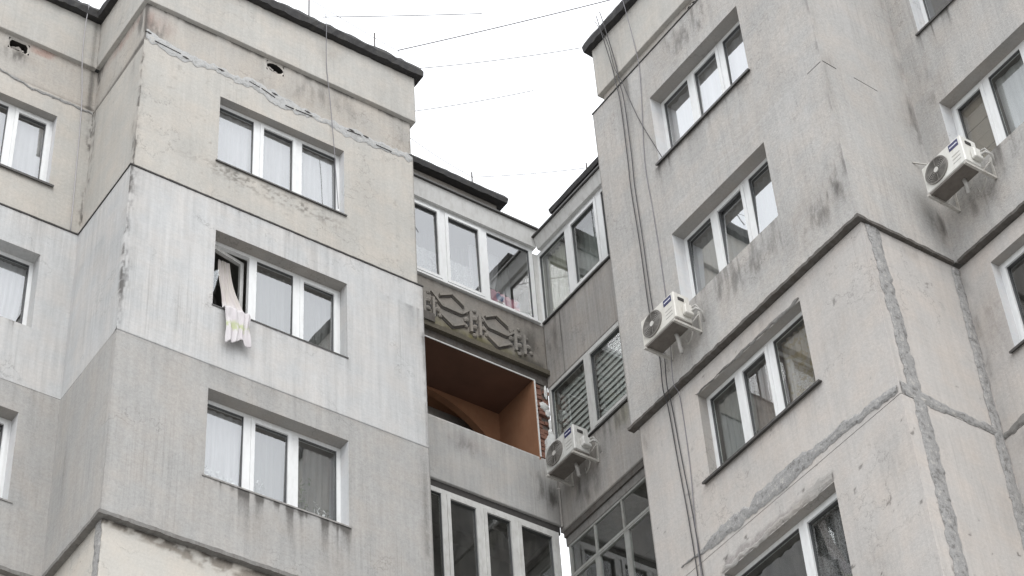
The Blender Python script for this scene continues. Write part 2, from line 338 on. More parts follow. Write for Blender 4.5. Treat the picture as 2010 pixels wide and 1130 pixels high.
GRID = .028
def lines(a, b, extra, step=GRID):
    pts = sorted({round(v, 5) for v in [a, b] + [e for e in extra if a < e < b]})
    o = [pts[0]]
    for p, q in zip(pts, pts[1:]):
        n = max(1, int(round((q - p) / step))); o += [p + (q - p) * (i + 1) / n for i in range(n)]
    return np.array(o)
def panel(parent, F, u0, u1, z0, z1, mat, holes=(), mask=None, side=(.25, .25, .1, .1), wob=.0045, step=GRID, name='wall_panel', seed=0, label=None, rag=0):
    """wall panel facing out of facade F, with openings; side = depth of the (u0, u1, bottom, top) edges"""
    us = lines(u0, u1, [e for h in holes for e in h[:2]], step); zs = lines(z0, z1, [e for h in holes for e in h[2:]], step)
    U, Z = np.meshgrid(us, zs)                         # rows z
    nz, nu = U.shape
    edge = np.minimum(np.minimum(U - u0, u1 - U), np.minimum(Z - z0, z1 - Z))
    for h in holes:
        dx = np.maximum(np.maximum(h[0] - U, U - h[1]), 0); dz = np.maximum(np.maximum(h[2] - Z, Z - h[3]), 0)
        edge = np.minimum(edge, np.hypot(dx, dz))
    D = (fbm(U * 1.7 + seed, Z * 1.7, 3 + seed) - .5) * 2 * wob * sst(0, .15, edge)
    Zr = Z.copy()
    if rag:                                            # ragged lower edge
        w = 1 - sst(0, .06, Z - z0); Zr = Z + w * (fbm(U * 9, U * 0 + seed, 5, 3) - .5) * 2 * rag
    if F.ax == 'Y': co = np.stack([U, F.c + D, Zr], -1)
    else: co = np.stack([F.c + D, U, Zr], -1)
    co = co.reshape(-1, 3)
    um = (us[1:] + us[:-1]) / 2; zm = (zs[1:] + zs[:-1]) / 2
    UM, ZM = np.meshgrid(um, zm); keep = np.ones(UM.shape, bool)
    for h in holes: keep &= ~((UM > h[0]) & (UM < h[1]) & (ZM > h[2]) & (ZM < h[3]))
    idx = np.arange(nz * nu).reshape(nz, nu)
    q = np.stack([idx[:-1, :-1], idx[:-1, 1:], idx[1:, 1:], idx[1:, :-1]], -1)[keep]
    if F.ax == 'X': q = q[:, ::-1]
    used = np.unique(q); rm = -np.ones(nz * nu, int); rm[used] = np.arange(len(used))
    q = rm[q]; co = co[used]; uu = U.reshape(-1)[used]; zz = Z.reshape(-1)[used]
    n = len(co); sv, sf = [], []
    def strip(ids, depth):
        k = n + len(sv)
        ids = [i for i in rm[ids] if i >= 0]
        for i in ids:
            v = co[i].copy(); v[1 if F.ax == 'Y' else 0] = F.c + depth; sv.append(v)
        for a in range(len(ids) - 1): sf.append((ids[a], ids[a + 1], k + a + 1, k + a))
    fl = F.ax == 'X'
    if side[0]: strip(idx[::-1, 0] if not fl else idx[:, 0], side[0])
    if side[1]: strip(idx[:, -1] if not fl else idx[::-1, -1], side[1])
    if side[2]: strip(idx[0, :] if not fl else idx[0, ::-1], side[2])
    if side[3]: strip(idx[-1, ::-1] if not fl else idx[-1, :], side[3])
    allv = np.vstack([co, np.array(sv).reshape(-1, 3)]) if sv else co
    allf = np.vstack([q, np.array(sf).reshape(-1, 4)]) if sf else q
    if sf: allf[len(q):] = allf[len(q):, ::-1]
    o3 = np.array(base(parent)); allv = allv - o3
    me = bpy.data.meshes.new(name)
    me.vertices.add(len(allv)); me.vertices.foreach_set('co', allv.astype(np.float32).ravel())
    me.loops.add(allf.size); me.loops.foreach_set('vertex_index', allf.astype(np.int32).ravel())
    me.polygons.add(len(allf)); me.polygons.foreach_set('loop_start', np.arange(0, allf.size, 4, dtype=np.int32))
    me.update(calc_edges=True); me.validate()
    ms = np.zeros((len(allv), 4), np.float32); ms[:, 3] = 1
    if mask is not None:
        r = mask(uu, zz)
        for k in range(3):
            if r[k] is not None: ms[:n, k] = np.clip(r[k], 0, 1)
        ms[n:, 0] = .25
    a = me.color_attributes.new('mask', 'FLOAT_COLOR', 'POINT'); a.data.foreach_set('color', ms.ravel())
    o = link(name, me, parent, mat)
    if label: o['label'] = label
    return o
# ---- dirt building blocks (all in wall coordinates)
def streaks(u, z, ua, ub, ztop, L, amt=1., seed=0, f=16, thr=.38):
    s = sst(thr, thr + .3, fbm(u * f, z * .7, seed, 3)); ln = L * (.35 + 1.1 * _vn(u * f * .6, u * 0 + 3.3, seed + 5))
    dz = ztop - z
    side = sst(ua - .06, ua + .06, u) * (1 - sst(ub - .06, ub + .06, u))
    return amt * s * side * (dz > -.01) * np.exp(-np.maximum(dz, 0) / np.maximum(ln, .02))
def cloud(u, z, cu, cz, ru, rz, amt=1., seed=0, f=5):
    r = np.hypot((u - cu) / ru, (z - cz) / rz); return amt * (1 - sst(.1, 1.25, r)) * (.3 + .7 * sst(.25, .8, fbm(u * f * 2.4, z * f * .55, seed, 5)))
def band(v, c, w, amt=1.): return amt * np.exp(-((v - c) / w) ** 2)
def edge_grime(u, z, c, w, amt, seed=0):
    return amt * np.exp(-np.abs(u - c) / w) * (.25 + .75 * sst(.3, .7, fbm(u * 40, z * 9, seed, 5))) * (.35 + .65 * sst(.3, .65, fbm(u * 2, z * 1.1, seed + 3, 3)))
def sills(u, z, wins, amt=.5, L=.35, seed=0):
    s = 0
    for i, (a, b, zb, zt) in enumerate(wins): s = np.maximum(s, streaks(u, z, a - .05, b + .05, zb, L, amt, seed + i * 7))
    return s

# ------------------------------------------------------------------ ground
g = MB(); g.face([(-1500, -1500, 0), (1500, -1500, 0), (1500, 1500, 0), (-1500, 1500, 0)])
g.build('ground', M['asphalt'], kind='structure')

# ------------------------------------------------------------------ facades
L1 = Fac('Y', 18.90); L1b = Fac('Y', 18.96); L0 = Fac('Y', 20.45); L0b = Fac('Y', 20.51)
RT = Fac('X', 8.29); RTb = Fac('X', 8.35); LB = Fac('Y', 19.93)
R1 = Fac('X', 14.90); R1b = Fac('X', 14.97); RB = Fac('X', 15.80); R0 = Fac('X', 16.50); R0b = Fac('X', 16.57)
QT = Fac('Y', 12.58); QTb = Fac('Y', 12.61)
S0, S1, S2, S3, LIP, TOP = 26.03, 23.38, 20.42, 17.60, 26.83, 27.96
left = thing('apartment_building', 'left apartment block of beige panels with a white painted storey and an open orange loggia', 'apartment building', (10.5, 20, 0))
right_b = thing('apartment_building', 'right apartment block of rough grey render over pinkish panels, cables running down it', 'apartment building', (17, 15, 0))

# window openings (u0, u1, z0, z1)
WL1 = [(9.585, 11.625, 24.21, 25.55), (9.585, 11.62, 21.455, 22.82), (9.585, 11.62, 18.64, 20.03), (9.585, 11.62, 15.86, 17.17)]
WL0 = [(5.75, 7.81, 24.15, 25.57), (5.75, 7.79, 21.43, 22.75), (5.75, 7.76, 18.58, 19.98)]
WR1 = [(13.85, 15.865, 24.26, 25.65), (13.84, 15.83, 21.47, 22.84), (13.83, 15.87, 18.64, 20.02), (13.86, 15.88, 15.86, 17.22)]
WR0 = [(10.14, 12.18, 24.33, 25.7), (10.14, 12.17, 21.50, 22.94), (10.1, 12.13, 18.62, 20.05)]

# ---- left block, protruding bay (facade L1)
def mk(seed, fn):
    return lambda u, z: fn(u, z, seed)
panel(left, L1, 8.29, 12.87, LIP, TOP, M['parapet'], name='parapet', side=(.1, .6, .2, .1), seed=1, label='beige parapet above a projecting drip edge', rag=.006,
      mask=lambda u, z: (np.maximum(streaks(u, z, 8.3, 12.9, TOP, .35, .25, 3) + cloud(u, z, 12.5, 27.2, .5, .7, .35, 5), cloud(u, z, 11.3, 27.5, .35, .2, .5, 9, 14)), None, None))
def m_attic(u, z):
    d = band(z, LIP, .05, .6) + streaks(u, z, 8.3, 12.9, LIP, .3, .55, 11, 9) + cloud(u, z, 11.2, 26.4, 1.4, .4, .55, 12) + cloud(u, z, 8.5, 26.3, .3, .5, .9, 2) + band(u, 8.33, .06, .6) + cloud(u, z, 12.7, 26.3, .3, .5, .5, 21)
    return (d, cloud(u, z, 8.5, 26.5, .35, .3, .8, 4), None)
panel(left, L1b, 8.35, 12.80, S0, LIP - .004, M['attic'], name='wall_panel', side=(.1, .97, 0, 0), seed=2, mask=m_attic, label='stained strip of wall under the parapet',
      holes=[(10.31, 10.60, 26.58, 26.79)])
def m_top(u, z):
    fl = sst(.50, .60, fbm(u * 13, z * 22, 33, 5)) * (1 - sst(.3, 1.1, np.hypot((u - 10.4) / 1.7, (z - 24.02 + (u - 10.4) * .05) / .2)))
    d = sills(u, z, WL1[:1], .4, .3, 31) + .45 * fl
    d = d + edge_grime(u, z, 8.35, .05, 1.1, 8) + cloud(u, z, 12.2, 24.8, .6, .8, .15, 39)
    d = d + band(z, S1 + .02, .03, .5) * sst(.35, .65, fbm(u * 4, z, 18)) + cloud(u, z, 9.2, 24.35, .35, .25, .35, 40, 9)
    p = sst(.80, .85, fbm(u * 8, z * 8, 44, 3)) * .6 + fl * .7
    return (d, p, None)
panel(left, L1b, 8.35, 12.83, S1, S0, M['beige'], holes=WL1[:1], side=(.1, .97, 0, 0), seed=3, mask=m_top, label='bare beige top-storey panel with a sealed crack above the window')
def m_white(u, z):
    d = sills(u, z, WL1[1:2], .42, .55, 51) + streaks(u, z, 9.5, 11.4, S1 - .02, .45, .5, 53, 12) + streaks(u, z, 12.2, 12.9, 22.9, .7, .55, 55, 18)
    d = d + edge_grime(u, z, 8.29, .09, 1.25, 56) + cloud(u, z, 8.5, 21.9, .3, 1.1, .35, 57, 9) + streaks(u, z, 8.3, 12.9, S1, .15, .18, 58)
    d = d + streaks(u, z, 11.2, 12.9, 22.4, 1.0, .18, 59, 10) + band(u, 12.84, .03, .6) * sst(.4, .6, fbm(u, z * 3, 4))
    return (d, None, streaks(u, z, 8.3, 12.9, 22.4, 1.2, .35, 60, 7))
panel(left, L1, 8.29, 12.87, S2, S1, M['white'], holes=WL1[1:2], side=(.1, 1.03, .07, .07), seed=4, mask=m_white, label='white painted insulated storey with grey runs')
def m_grey(u, z):
    d = sills(u, z, WL1[2:3], 1.1, .36, 61) + (band(z, 18.60, .06, .6) * (u > 9.7) * (u < 11.6) * sst(.3, .6, fbm(u * 5, z * 2, 62))) + streaks(u, z, 9.4, 10.6, S2, .5, .45, 63, 10) + band(u, 12.78, .07, .6) * sst(.3, .6, fbm(u * 5, z * 2, 66)) * sst(17.9, 18.6, z)
    d = d + cloud(u, z, 11, 18.1, 1.5, .4, .2, 65) + band(u, 8.3, .02, .45) + band(z, S2 - .02, .03, .35) * sst(.4, .6, fbm(u * 3, z, 3))
    ux = 20.42 - .06 - .12 * fbm(u * 1.3, u * 0, 77) + 0 * z
    return (d, None, None)
panel(left, L1, 8.29, 12.87, S3, S2 - .006, M['grey'], holes=WL1[2:3], side=(.1, 1.03, .07, 0), seed=5, mask=m_grey, label='unpainted grey insulated storey below the white one')
def m_lowL(u, z):
    t = S3 - .05 - z
    e = .08 + .30 * fbm(u * 2.2, u * 0, 71) * sst(8.2, 9.6, u)
    p = (1 - sst(e * .6, e, t)) * sst(.36, .55, fbm(u * 11, z * 11, 72, 3)); d = .55 * (1 - sst(0, .08, t)) + .4 * p
    return (d, p * .8, None)
M['cream'] = plaster('cream_paint_flaking', (.51, .492, .455), patch=(.25, .22, .185), mottle=.10, streak=.05, grain=.12)
panel(left, L1b, 8.35, 12.83, 14.6, S3 - .05, M['cream'], holes=[(9.585, 11.62, 15.86, 17.17)], side=(.1, .97, 0, 0), seed=6, mask=m_lowL, label='cream panel with flaking paint below the ledge')
# thin ledges and joints
def wobble_strip(parent, F, u0, u1, z0, z1, d0, d1, mat, name, n=None, amp=.008, seed=0, label=None):
    n = n or max(4, int((u1 - u0) / .06)); mb = MB(); rs = np.random.RandomState(seed)
    us = np.linspace(u0, u1, n + 1); a = z0 + (rs.rand(n + 1) - .5) * 2 * amp; b = z1 + (rs.rand(n + 1) - .5) * 2 * amp; dd = d0 + (rs.rand(n + 1) - .5) * amp
    vs_ = []
    for i in range(n + 1): vs_ += [F.p(us[i], a[i], dd[i]), F.p(us[i], b[i], dd[i]), F.p(us[i], b[i], d1), F.p(us[i], a[i], d1)]
    mb.v = vs_
    for i in range(n):
        k = 4 * i
        for j in range(4): mb.f.append((k + j, k + (j + 1) % 4, k + 4 + (j + 1) % 4, k + 4 + j)); mb.mi.append(0)
    mb.f.append((0, 1, 2, 3)); k = 4 * n; mb.f.append((k + 3, k + 2, k + 1, k)); mb.mi += [0, 0]
    o = mb.build(name, mat, parent)
    if label: o['label'] = label
    return o
wobble_strip(left, L1, 8.275, 12.88, S1 - .012, S1 + .012, -.012, .055, M['crack'], 'drip_strip', amp=.003, seed=1)
wobble_strip(left, RT, 18.888, 20.44, S1 - .012, S1 + .012, -.012, .055, M['crack'], 'drip_strip', amp=.003, seed=2)
wobble_strip(left, L0, 4.8, 8.278, S1 - .012, S1 + .012, -.012, .055, M['crack'], 'drip_strip', amp=.003, seed=3)
wobble_strip(left, L1, 8.26, 12.89, S3 - .055, S3 - .001, -.03, .065, M['ledge2'], 'ledge', amp=.006, seed=4)
wobble_strip(left, RT, 18.87, 20.42, S3 - .055, S3 - .001, -.03, .065, M['ledge2'], 'ledge', amp=.006, seed=5)
wobble_strip(left, L0, 4.8, 8.258, S3 - .055, S3 - .001, -.03, .065, M['ledge2'], 'ledge', amp=.006, seed=6)
# ---- return wall on the left (faces -X)
def conc(u, z, s, amt=.6):   # dirt along both edges of the narrow return
    return edge_grime(u, z, 20.45, .12, amt * 1.3, s) + edge_grime(u, z, 18.93, .10, amt * 1.3, s + 1)
panel(left, RT, 18.90, 20.45, LIP, TOP, M['parapet'], name='parapet', side=(0, 0, .2, .1), seed=11, mask=lambda u, z: (conc(u, z, 3, .5) + streaks(u, z, 18.9, 20.5, TOP, .5, .3, 6), None, None))
panel(left, RTb, 18.96, 20.51, S0 - .1, LIP - .004, M['attic'], side=(0, 0, 0, 0), seed=12, mask=lambda u, z: (conc(u, z, 5, .9) + cloud(u, z, 19.1, 26.5, .5, .5, .8, 8) + streaks(u, z, 18.9, 20.5, LIP, .2, .7, 9, 8) + band(z, 26.0 - (u - 19.2) * .08, .09, .85), cloud(u, z, 19.6, 26.7, .8, .15, .9, 10, 9), None))
panel(left, RTb, 18.96, 20.51, S1, S0 - .1, M['beige'], side=(0, 0, 0, 0), seed=13, mask=lambda u, z: (conc(u, z, 7, .75) + cloud(u, z, 19.2, 25.7, .35, .5, .5, 12) + cloud(u, z, 19.0, 24.2, .25, 1.2, .55, 13), None, None))
panel(left, RT, 18.90, 20.45, S2, S1, M['white'], side=(0, 0, 0, 0), seed=14, mask=lambda u, z: (edge_grime(u, z, 18.90, .08, .7, 2) + cloud(u, z, 19.4, 22, .6, 1.2, .22, 14) + streaks(u, z, 18.9, 20.4, 22.6, 1.2, .25, 15, 8), None, None))
panel(left, RT, 18.90, 20.45, S3, S2 - .006, M['grey'], side=(0, 0, 0, 0), seed=15, mask=lambda u, z: (cloud(u, z, 20.1, 19.0, .07, .65, 1.1, 16, 3) + band(u, 18.92, .02, .4), None, None))
panel(left, RTb, 18.96, 20.51, 14.6, S3 - .05, M['cream'], side=(0, 0, 0, 0), seed=16, mask=lambda u, z: ((1 - sst(0, .3, S3 - .05 - z)) * .6 * fbm(u * 6, z * 6, 4), None, None))
# ---- recessed wall at the far left (facade L0)
LX = 4.8
panel(left, L0, LX, 8.29, LIP, TOP, M['parapet'], name='parapet', side=(.1, 0, .2, .1), seed=21, mask=lambda u, z: (streaks(u, z, LX, 8.3, TOP, .3, .3, 23) + band(u, 8.22, .05, .6), None, None))
def m_brickstrip(u, z):
    p = sst(.42, .55, fbm(u * 1.2, z * 2, 24)) * (1 - sst(.13, .2, LIP - z)) * sst(7.2, 7.4, u)
    d = cloud(u, z, 7.1, 26.45, .35, .25, 1., 25) + band(u, 8.27, .06, .8) + band(z, 26.0, .03, .5)
    return (d, p, None)
panel(left, L0b, LX, 8.35, S0 - .06, LIP - .004, M['attic'], side=(.1, 0, 0, 0), seed=22, holes=[(6.94, 7.27, 26.56, 26.78)], mask=m_brickstrip, label='strip under the parapet with exposed reddish masonry')
panel(left, L0b, LX, 8.35, S1, S0 - .06, M['beige'], holes=WL0[:1], side=(.1, 0, 0, 0), seed=23, mask=lambda u, z: (edge_grime(u, z, 8.35, .10, 1.1, 26) + band(z, S1 + .05, .05, .4) * fbm(u * 5, z * 5, 3), None, None))
panel(left, L0, LX, 8.29, S2, S1, M['white'], holes=WL0[1:2], side=(.1, 0, .0, .07), seed=24, mask=lambda u, z: (streaks(u, z, LX, 8.0, S1, .5, .5, 27, 9) + sills(u, z, WL0[1:2], .8, .3, 28) + cloud(u, z, 8.0, 22, .3, .8, .25, 29), None, None))
panel(left, L0, LX, 8.29, S3, S2 - .006, M['grey'], holes=WL0[2:3], side=(.1, 0, 0, 0), seed=25, mask=lambda u, z: (streaks(u, z, LX, 8.2, S2, .15, .5, 30) + cloud(u, z, 7.9, 19.2, .4, 1, .3, 31), None, None))
panel(left, L0b, LX, 8.35, 14.6, S3 - .05, M['cream'], side=(.1, 0, 0, 0), seed=26)
panel(left, Fac('X', LX), 20.45, 26, 14.6, TOP, M['grey'], side=(0, 0, 0, 0), seed=27, step=.4)

# ---- reveals, windows, rooms
GLASS_D = .045
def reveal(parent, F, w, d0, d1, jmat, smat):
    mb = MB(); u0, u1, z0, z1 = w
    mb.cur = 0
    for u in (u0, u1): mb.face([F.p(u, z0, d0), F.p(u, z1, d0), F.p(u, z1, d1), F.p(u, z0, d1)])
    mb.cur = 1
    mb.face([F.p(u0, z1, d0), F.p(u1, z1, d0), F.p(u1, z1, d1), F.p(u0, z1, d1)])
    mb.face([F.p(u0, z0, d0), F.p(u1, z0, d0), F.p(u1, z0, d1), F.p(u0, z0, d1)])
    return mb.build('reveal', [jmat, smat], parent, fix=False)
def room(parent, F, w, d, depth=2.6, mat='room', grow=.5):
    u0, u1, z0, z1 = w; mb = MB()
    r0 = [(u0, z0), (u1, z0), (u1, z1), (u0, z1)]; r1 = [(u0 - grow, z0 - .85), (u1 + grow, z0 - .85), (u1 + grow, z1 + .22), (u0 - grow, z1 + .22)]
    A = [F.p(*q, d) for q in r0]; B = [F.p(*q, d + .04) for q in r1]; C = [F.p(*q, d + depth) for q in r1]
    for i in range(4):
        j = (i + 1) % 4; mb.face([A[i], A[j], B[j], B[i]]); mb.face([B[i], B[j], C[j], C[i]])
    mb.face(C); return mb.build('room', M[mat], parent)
def window(parent, F, w, d0=0., df=.2, div=None, mat='pvc', sash=(1,), sill=None, glass='glass', jamb='soffit', soffit='soffit', roomm='room', frame=.055, mull=.115, label=None, skip=(), transom=None, reveal_on=True, room_on=True, rdepth=2.6, bottom=.06, top=None, tilt=.004):
    """PVC window set at depth df in the opening; div = list of mullion centres; panes listed in skip are left out"""
    u0, u1, z0, z1 = w; df = df + d0
    top = top or frame
    div = sorted(div) if div is not None else [u0 + (u1 - u0) / 3, u0 + 2 * (u1 - u0) / 3]
    mb = MB()
    mb.box(F, u0, u0 + frame, z0, z1, df, df + .07); mb.box(F, u1 - frame, u1, z0, z1, df, df + .07)
    mb.box(F, u0 + frame, u1 - frame, z1 - top, z1, df + .001, df + .069); mb.box(F, u0 + frame, u1 - frame, z0, z0 + bottom, df + .001, df + .069)
    for c in div: mb.box(F, c - mull / 2, c + mull / 2, z0 + bottom, z1 - top, df + .002, df + .068)
    wo = mb.build('window', M[mat], parent)
    if label: wo['label'] = label
    ed = [u0 + frame] + [x for c in div for x in (c - mull / 2, c + mull / 2)] + [u1 - frame]
    for i in range(len(ed) // 2):
        a, b = ed[2 * i], ed[2 * i + 1]; za, zb = z0 + bottom, z1 - top
        if i in skip: continue
        if i in sash:
            s = MB(); t = .042
            s.box(F, a - .012, a + t, za - .012, zb + .012, df - .014, df + .03); s.box(F, b - t, b + .012, za - .012, zb + .012, df - .014, df + .03)
            s.box(F, a + t, b - t, zb - t, zb + .012, df - .013, df + .029); s.box(F, a + t, b - t, za - .012, za + t, df - .013, df + .029)
            s.build('sash', M[mat], wo); a += t; b -= t; za += t; zb -= t
        k = MB(); q = .007
        for (x0, x1, y0, y1) in ((a, a + q, za, zb), (b - q, b, za, zb), (a + q, b - q, zb - q, zb), (a + q, b - q, za, za + q)):
            k.box(F, x0, x1, y0, y1, df + .012, df + .05)
        k.build('gasket', M['gasket'], wo)
        ja, jb, jc = [random.uniform(-.0035, .0035) for _ in range(3)]; p = MB(); ring = [(a + q, za + q, .033 - tilt + ja), (b - q, za + q, .033 - tilt + jb), (b - q, zb - q, .033 + tilt + jc), (a + q, zb - q, .033 + tilt + jc + ja - jb)]
        p.hexa([F.p(u, z, df + d) for u, z, d in ring] + [F.p(u, z, df + d + .005) for u, z, d in ring]); p.build('pane', M[glass], wo)
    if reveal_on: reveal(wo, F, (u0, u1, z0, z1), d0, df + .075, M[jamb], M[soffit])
    if sill:
        s = MB(); pr, th, ov, dr = sill[1:]
        a = [F.p(u0 - ov, z0 + .004, -pr + d0), F.p(u1 + ov, z0 + .004, -pr + d0), F.p(u1 + ov, z0 + .02, df), F.p(u0 - ov, z0 + .02, df)]
        b = [F.p(u0 - ov, z0 - th, -pr + d0), F.p(u1 + ov, z0 - th, -pr + d0), F.p(u1 + ov, z0 - .006, d0 + .002), F.p(u0 - ov, z0 - .006, d0 + .002)]
        s.hexa(a + b); s.build('sill', M[sill[0]], wo)
    if room_on: room(parent, F, w, df + .08, mat=roomm, depth=rdepth)
    return wo
DS = ('sill_dark', .035, .03, .035, 0)
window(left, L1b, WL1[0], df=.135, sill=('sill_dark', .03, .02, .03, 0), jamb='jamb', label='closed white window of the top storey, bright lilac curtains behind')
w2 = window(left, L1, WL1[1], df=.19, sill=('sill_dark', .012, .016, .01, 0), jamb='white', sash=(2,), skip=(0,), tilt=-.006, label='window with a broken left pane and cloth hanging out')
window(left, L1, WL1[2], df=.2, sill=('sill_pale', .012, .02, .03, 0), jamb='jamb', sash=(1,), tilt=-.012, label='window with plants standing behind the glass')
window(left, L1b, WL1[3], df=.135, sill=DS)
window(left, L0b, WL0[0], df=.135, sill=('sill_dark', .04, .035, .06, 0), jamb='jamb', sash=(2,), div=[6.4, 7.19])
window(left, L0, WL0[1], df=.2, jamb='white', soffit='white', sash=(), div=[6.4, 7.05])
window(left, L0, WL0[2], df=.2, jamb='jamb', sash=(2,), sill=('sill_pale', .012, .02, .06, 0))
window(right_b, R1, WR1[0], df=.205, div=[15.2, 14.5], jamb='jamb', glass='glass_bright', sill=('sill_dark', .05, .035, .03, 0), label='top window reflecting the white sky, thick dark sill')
window(right_b, R1, WR1[1], df=.205, div=[15.2, 14.5], jamb='jamb', glass='glass_bright', tilt=.021, label='second window half reflecting the opposite roof, no sill')
window(right_b, R1b, WR1[2], df=.14, div=[15.25, 14.6], jamb='soffit', sash=(1,), glass='glass_dull', sill=('sill_dark', .06, .03, .10, 0), label='window with patterned curtains and a rusty dark sill')
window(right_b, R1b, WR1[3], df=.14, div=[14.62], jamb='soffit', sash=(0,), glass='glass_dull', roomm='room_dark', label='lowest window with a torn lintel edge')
window(right_b, R0, WR0[0], df=.205, div=[11.5, 10.8], jamb='jamb', glass='glass', sill=DS)
window(right_b, R0, WR0[1], df=.205, div=[11.54, 10.85], jamb='jamb', sash=(2,), glass='glass_dull', label='window blocked by brown boards behind its left pane')
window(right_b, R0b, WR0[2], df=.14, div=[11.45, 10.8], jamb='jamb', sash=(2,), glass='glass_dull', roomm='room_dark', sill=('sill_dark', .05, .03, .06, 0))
# the broken sash in the second window of L1 stands slightly ajar
s = MB(); df = .19; u0, za, zb = 9.64, 21.515, 22.765; u1 = 10.20; t = .055
def SJ(u, z, d): return L1.p(u0 + (u - u0) * .985, z, df + .02 + (u - u0) * .20 + d)
class FJ:
    p = staticmethod(lambda u, z, d=0: SJ(u, z, d))
for (a, b, c, d) in ((u0, u0 + t, za, zb), (u1 - t, u1, za, zb), (u0 + t, u1 - t, zb - t, zb), (u0 + t, u1 - t, za, za + t)): s.box(FJ, a, b, c, d, 0, .055)
s.build('sash', M['pvc_worn'], w2, label='ajar sash with most of its glass gone')
for poly in ([(9.695, 22.3), (9.80, 22.42), (9.79, 22.34), (9.86, 22.24), (9.83, 22.12), (9.77, 22.1), (9.76, 21.93), (9.70, 21.96)],
             [(9.695, 21.90), (9.76, 21.86), (9.79, 21.66), (9.76, 21.58), (9.695, 21.575)],
             [(10.145, 22.2), (10.09, 22.1), (10.10, 21.95), (10.05, 21.8), (10.06, 21.66), (10.145, 21.6)]):
    k = MB(); n = len(poly); fr = [SJ(u, z, .025) for u, z in poly]; bk = [SJ(u, z, .031) for u, z in poly]
    k.face(fr); k.face(bk[::-1])
    for i in range(n): j = (i + 1) % n; k.face([fr[i], fr[j], bk[j], bk[i]])
    k.build('glass_shard', M['glass_bright'], w2)

# ---- vent holes under the parapets
def vent(parent, F, u0, u1, z0, z1, round_, label):
    mb = MB(); n = 14; cu, cz = (u0 + u1) / 2, (z0 + z1) / 2
    hole = [(u0, z0), (u1, z0), (u1, z1), (u0, z1)]
    # collar filling the square opening down to an uneven round mouth
    rs = np.random.RandomState(int(u0 * 100)); ring = []
    for i in range(n):
        a = 2 * math.pi * i / n; k = 1.0 if round_ else min(1 / max(abs(math.cos(a)), 1e-6), 1 / max(abs(math.sin(a)), 1e-6)) * .93
        ring.append((cu + math.cos(a) * k * (u1 - u0) / 2 * .97 * (1 - .1 * rs.rand()), cz + math.sin(a) * k * (z1 - z0) / 2 * .97 * (1 - .12 * rs.rand())))
    sq = []
    for i in range(n):
        a = 2 * math.pi * i / n; k = min(1 / max(abs(math.cos(a)), 1e-6), 1 / max(abs(math.sin(a)), 1e-6))
        sq.append((cu + math.cos(a) * k * (u1 - u0) / 2, cz + math.sin(a) * k * (z1 - z0) / 2))
    for i in range(n):
        j = (i + 1) % n
        mb.cur = 0; mb.face([F.p(*sq[i], .002), F.p(*sq[j], .002), F.p(*ring[j], .012), F.p(*ring[i], .012)])
        mb.cur = 1; mb.face([F.p(*ring[i], .012), F.p(*ring[j], .012), F.p(*ring[j], .35), F.p(*ring[i], .35)])
    mb.face([F.p(*q, .35) for q in ring]); mb.build('vent_hole', [M['attic'], M['hole']], parent, label=label)
    for i in range(5):
        d = MB(); sphere(d, F.p(cu + rs.uniform(-.08, .06), z0 + .05 + rs.uniform(0, .05), rs.uniform(.02, .1)), rs.uniform(.025, .055), 7, 5, (1.4, 1, .6), .3); d.build('rubble', M['debris'], parent)
vent(left, L1b, 10.31, 10.60, 26.58, 26.79, True, 'dark round hole with rubble under the parapet')
vent(left, L0b, 6.94, 7.27, 26.56, 26.78, False, 'broken square hole with pale rubble at the left')

# ---- parapet caps of rolled bitumen
def cap(parent, path, z0, z1, outw, inw, mat=M['bitumen'], seed=0, name='parapet_cap', tilt=.03, rough=1.):
    """path: plan points walked with the street on the right-hand side"""
    rs = np.random.RandomState(seed); P = [Vector((p[0], p[1], 0)) for p in path]; mb = MB(); secs = []
    nrm = []
    for a, b in zip(P, P[1:]):
        t = (b - a).normalized(); nrm.append(Vector((t.y, -t.x, 0)))
    for i, (a, b) in enumerate(zip(P, P[1:])):
        n = max(2, int((b - a).length / .09))
        for k in range(n + (i == len(P) - 2)):
            f = k / n; q = a.lerp(b, f); nn = nrm[i]
            if k == 0 and i > 0: nn = (nrm[i - 1] + nrm[i]); nn = nn / max(nn.dot(nrm[i]), .3)
            secs.append((q, nn))
    for q, nn in secs:
        j = lambda s: (rs.rand() - .5) * s * rough
        prof = [(outw * .25 + j(.012), z0 + j(.02)), (outw + j(.02), z0 + .01 + j(.03)), (outw + .015 + j(.02), z0 + (z1 - z0) * .5 + j(.02)), (outw - .03 + j(.02), z1 - .03 + j(.03)), (outw * .2, z1 + j(.02)), (-inw, z1 + tilt), (-inw, z0)]
        k = len(mb.v)
        for o_, z in prof: mb.v.append(tuple(q + nn * o_ + Vector((0, 0, z))))
    m_ = 7
    for i in range(len(secs) - 1):
        for j in range(m_): mb.f.append((i * m_ + j, i * m_ + (j + 1) % m_, (i + 1) * m_ + (j + 1) % m_, (i + 1) * m_ + j)); mb.mi.append(0)
    mb.f.append(tuple(range(m_))); mb.f.append(tuple(range((len(secs) - 1) * m_, len(secs) * m_))[::-1]); mb.mi += [0, 0]
    return mb.build(name, mat, parent)
cap(left, [(LX, 20.45), (8.29, 20.45), (8.29, 18.90), (12.87, 18.90), (12.87, 20.9)], TOP - .13, TOP + .14, .10, .25, seed=3)
cap(right_b, [(14.90, 20.0), (14.90, 19.0)][::1] and [(15.6, 16.99), (14.90, 16.99), (14.90, 12.58), (16.50, 12.58), (16.50, 9.5)], TOP - .14, TOP + .12, .10, .25, seed=5)
r_ = MB(); r_.box(Fac('Y', 18.95), 8.34, 12.82, TOP - .12, TOP - .02, 0, 12); r_.box(Fac('Y', 20.5), LX, 8.34, TOP - .12, TOP - .02, 0, 10); r_.build('roof', M['roofing'], left)
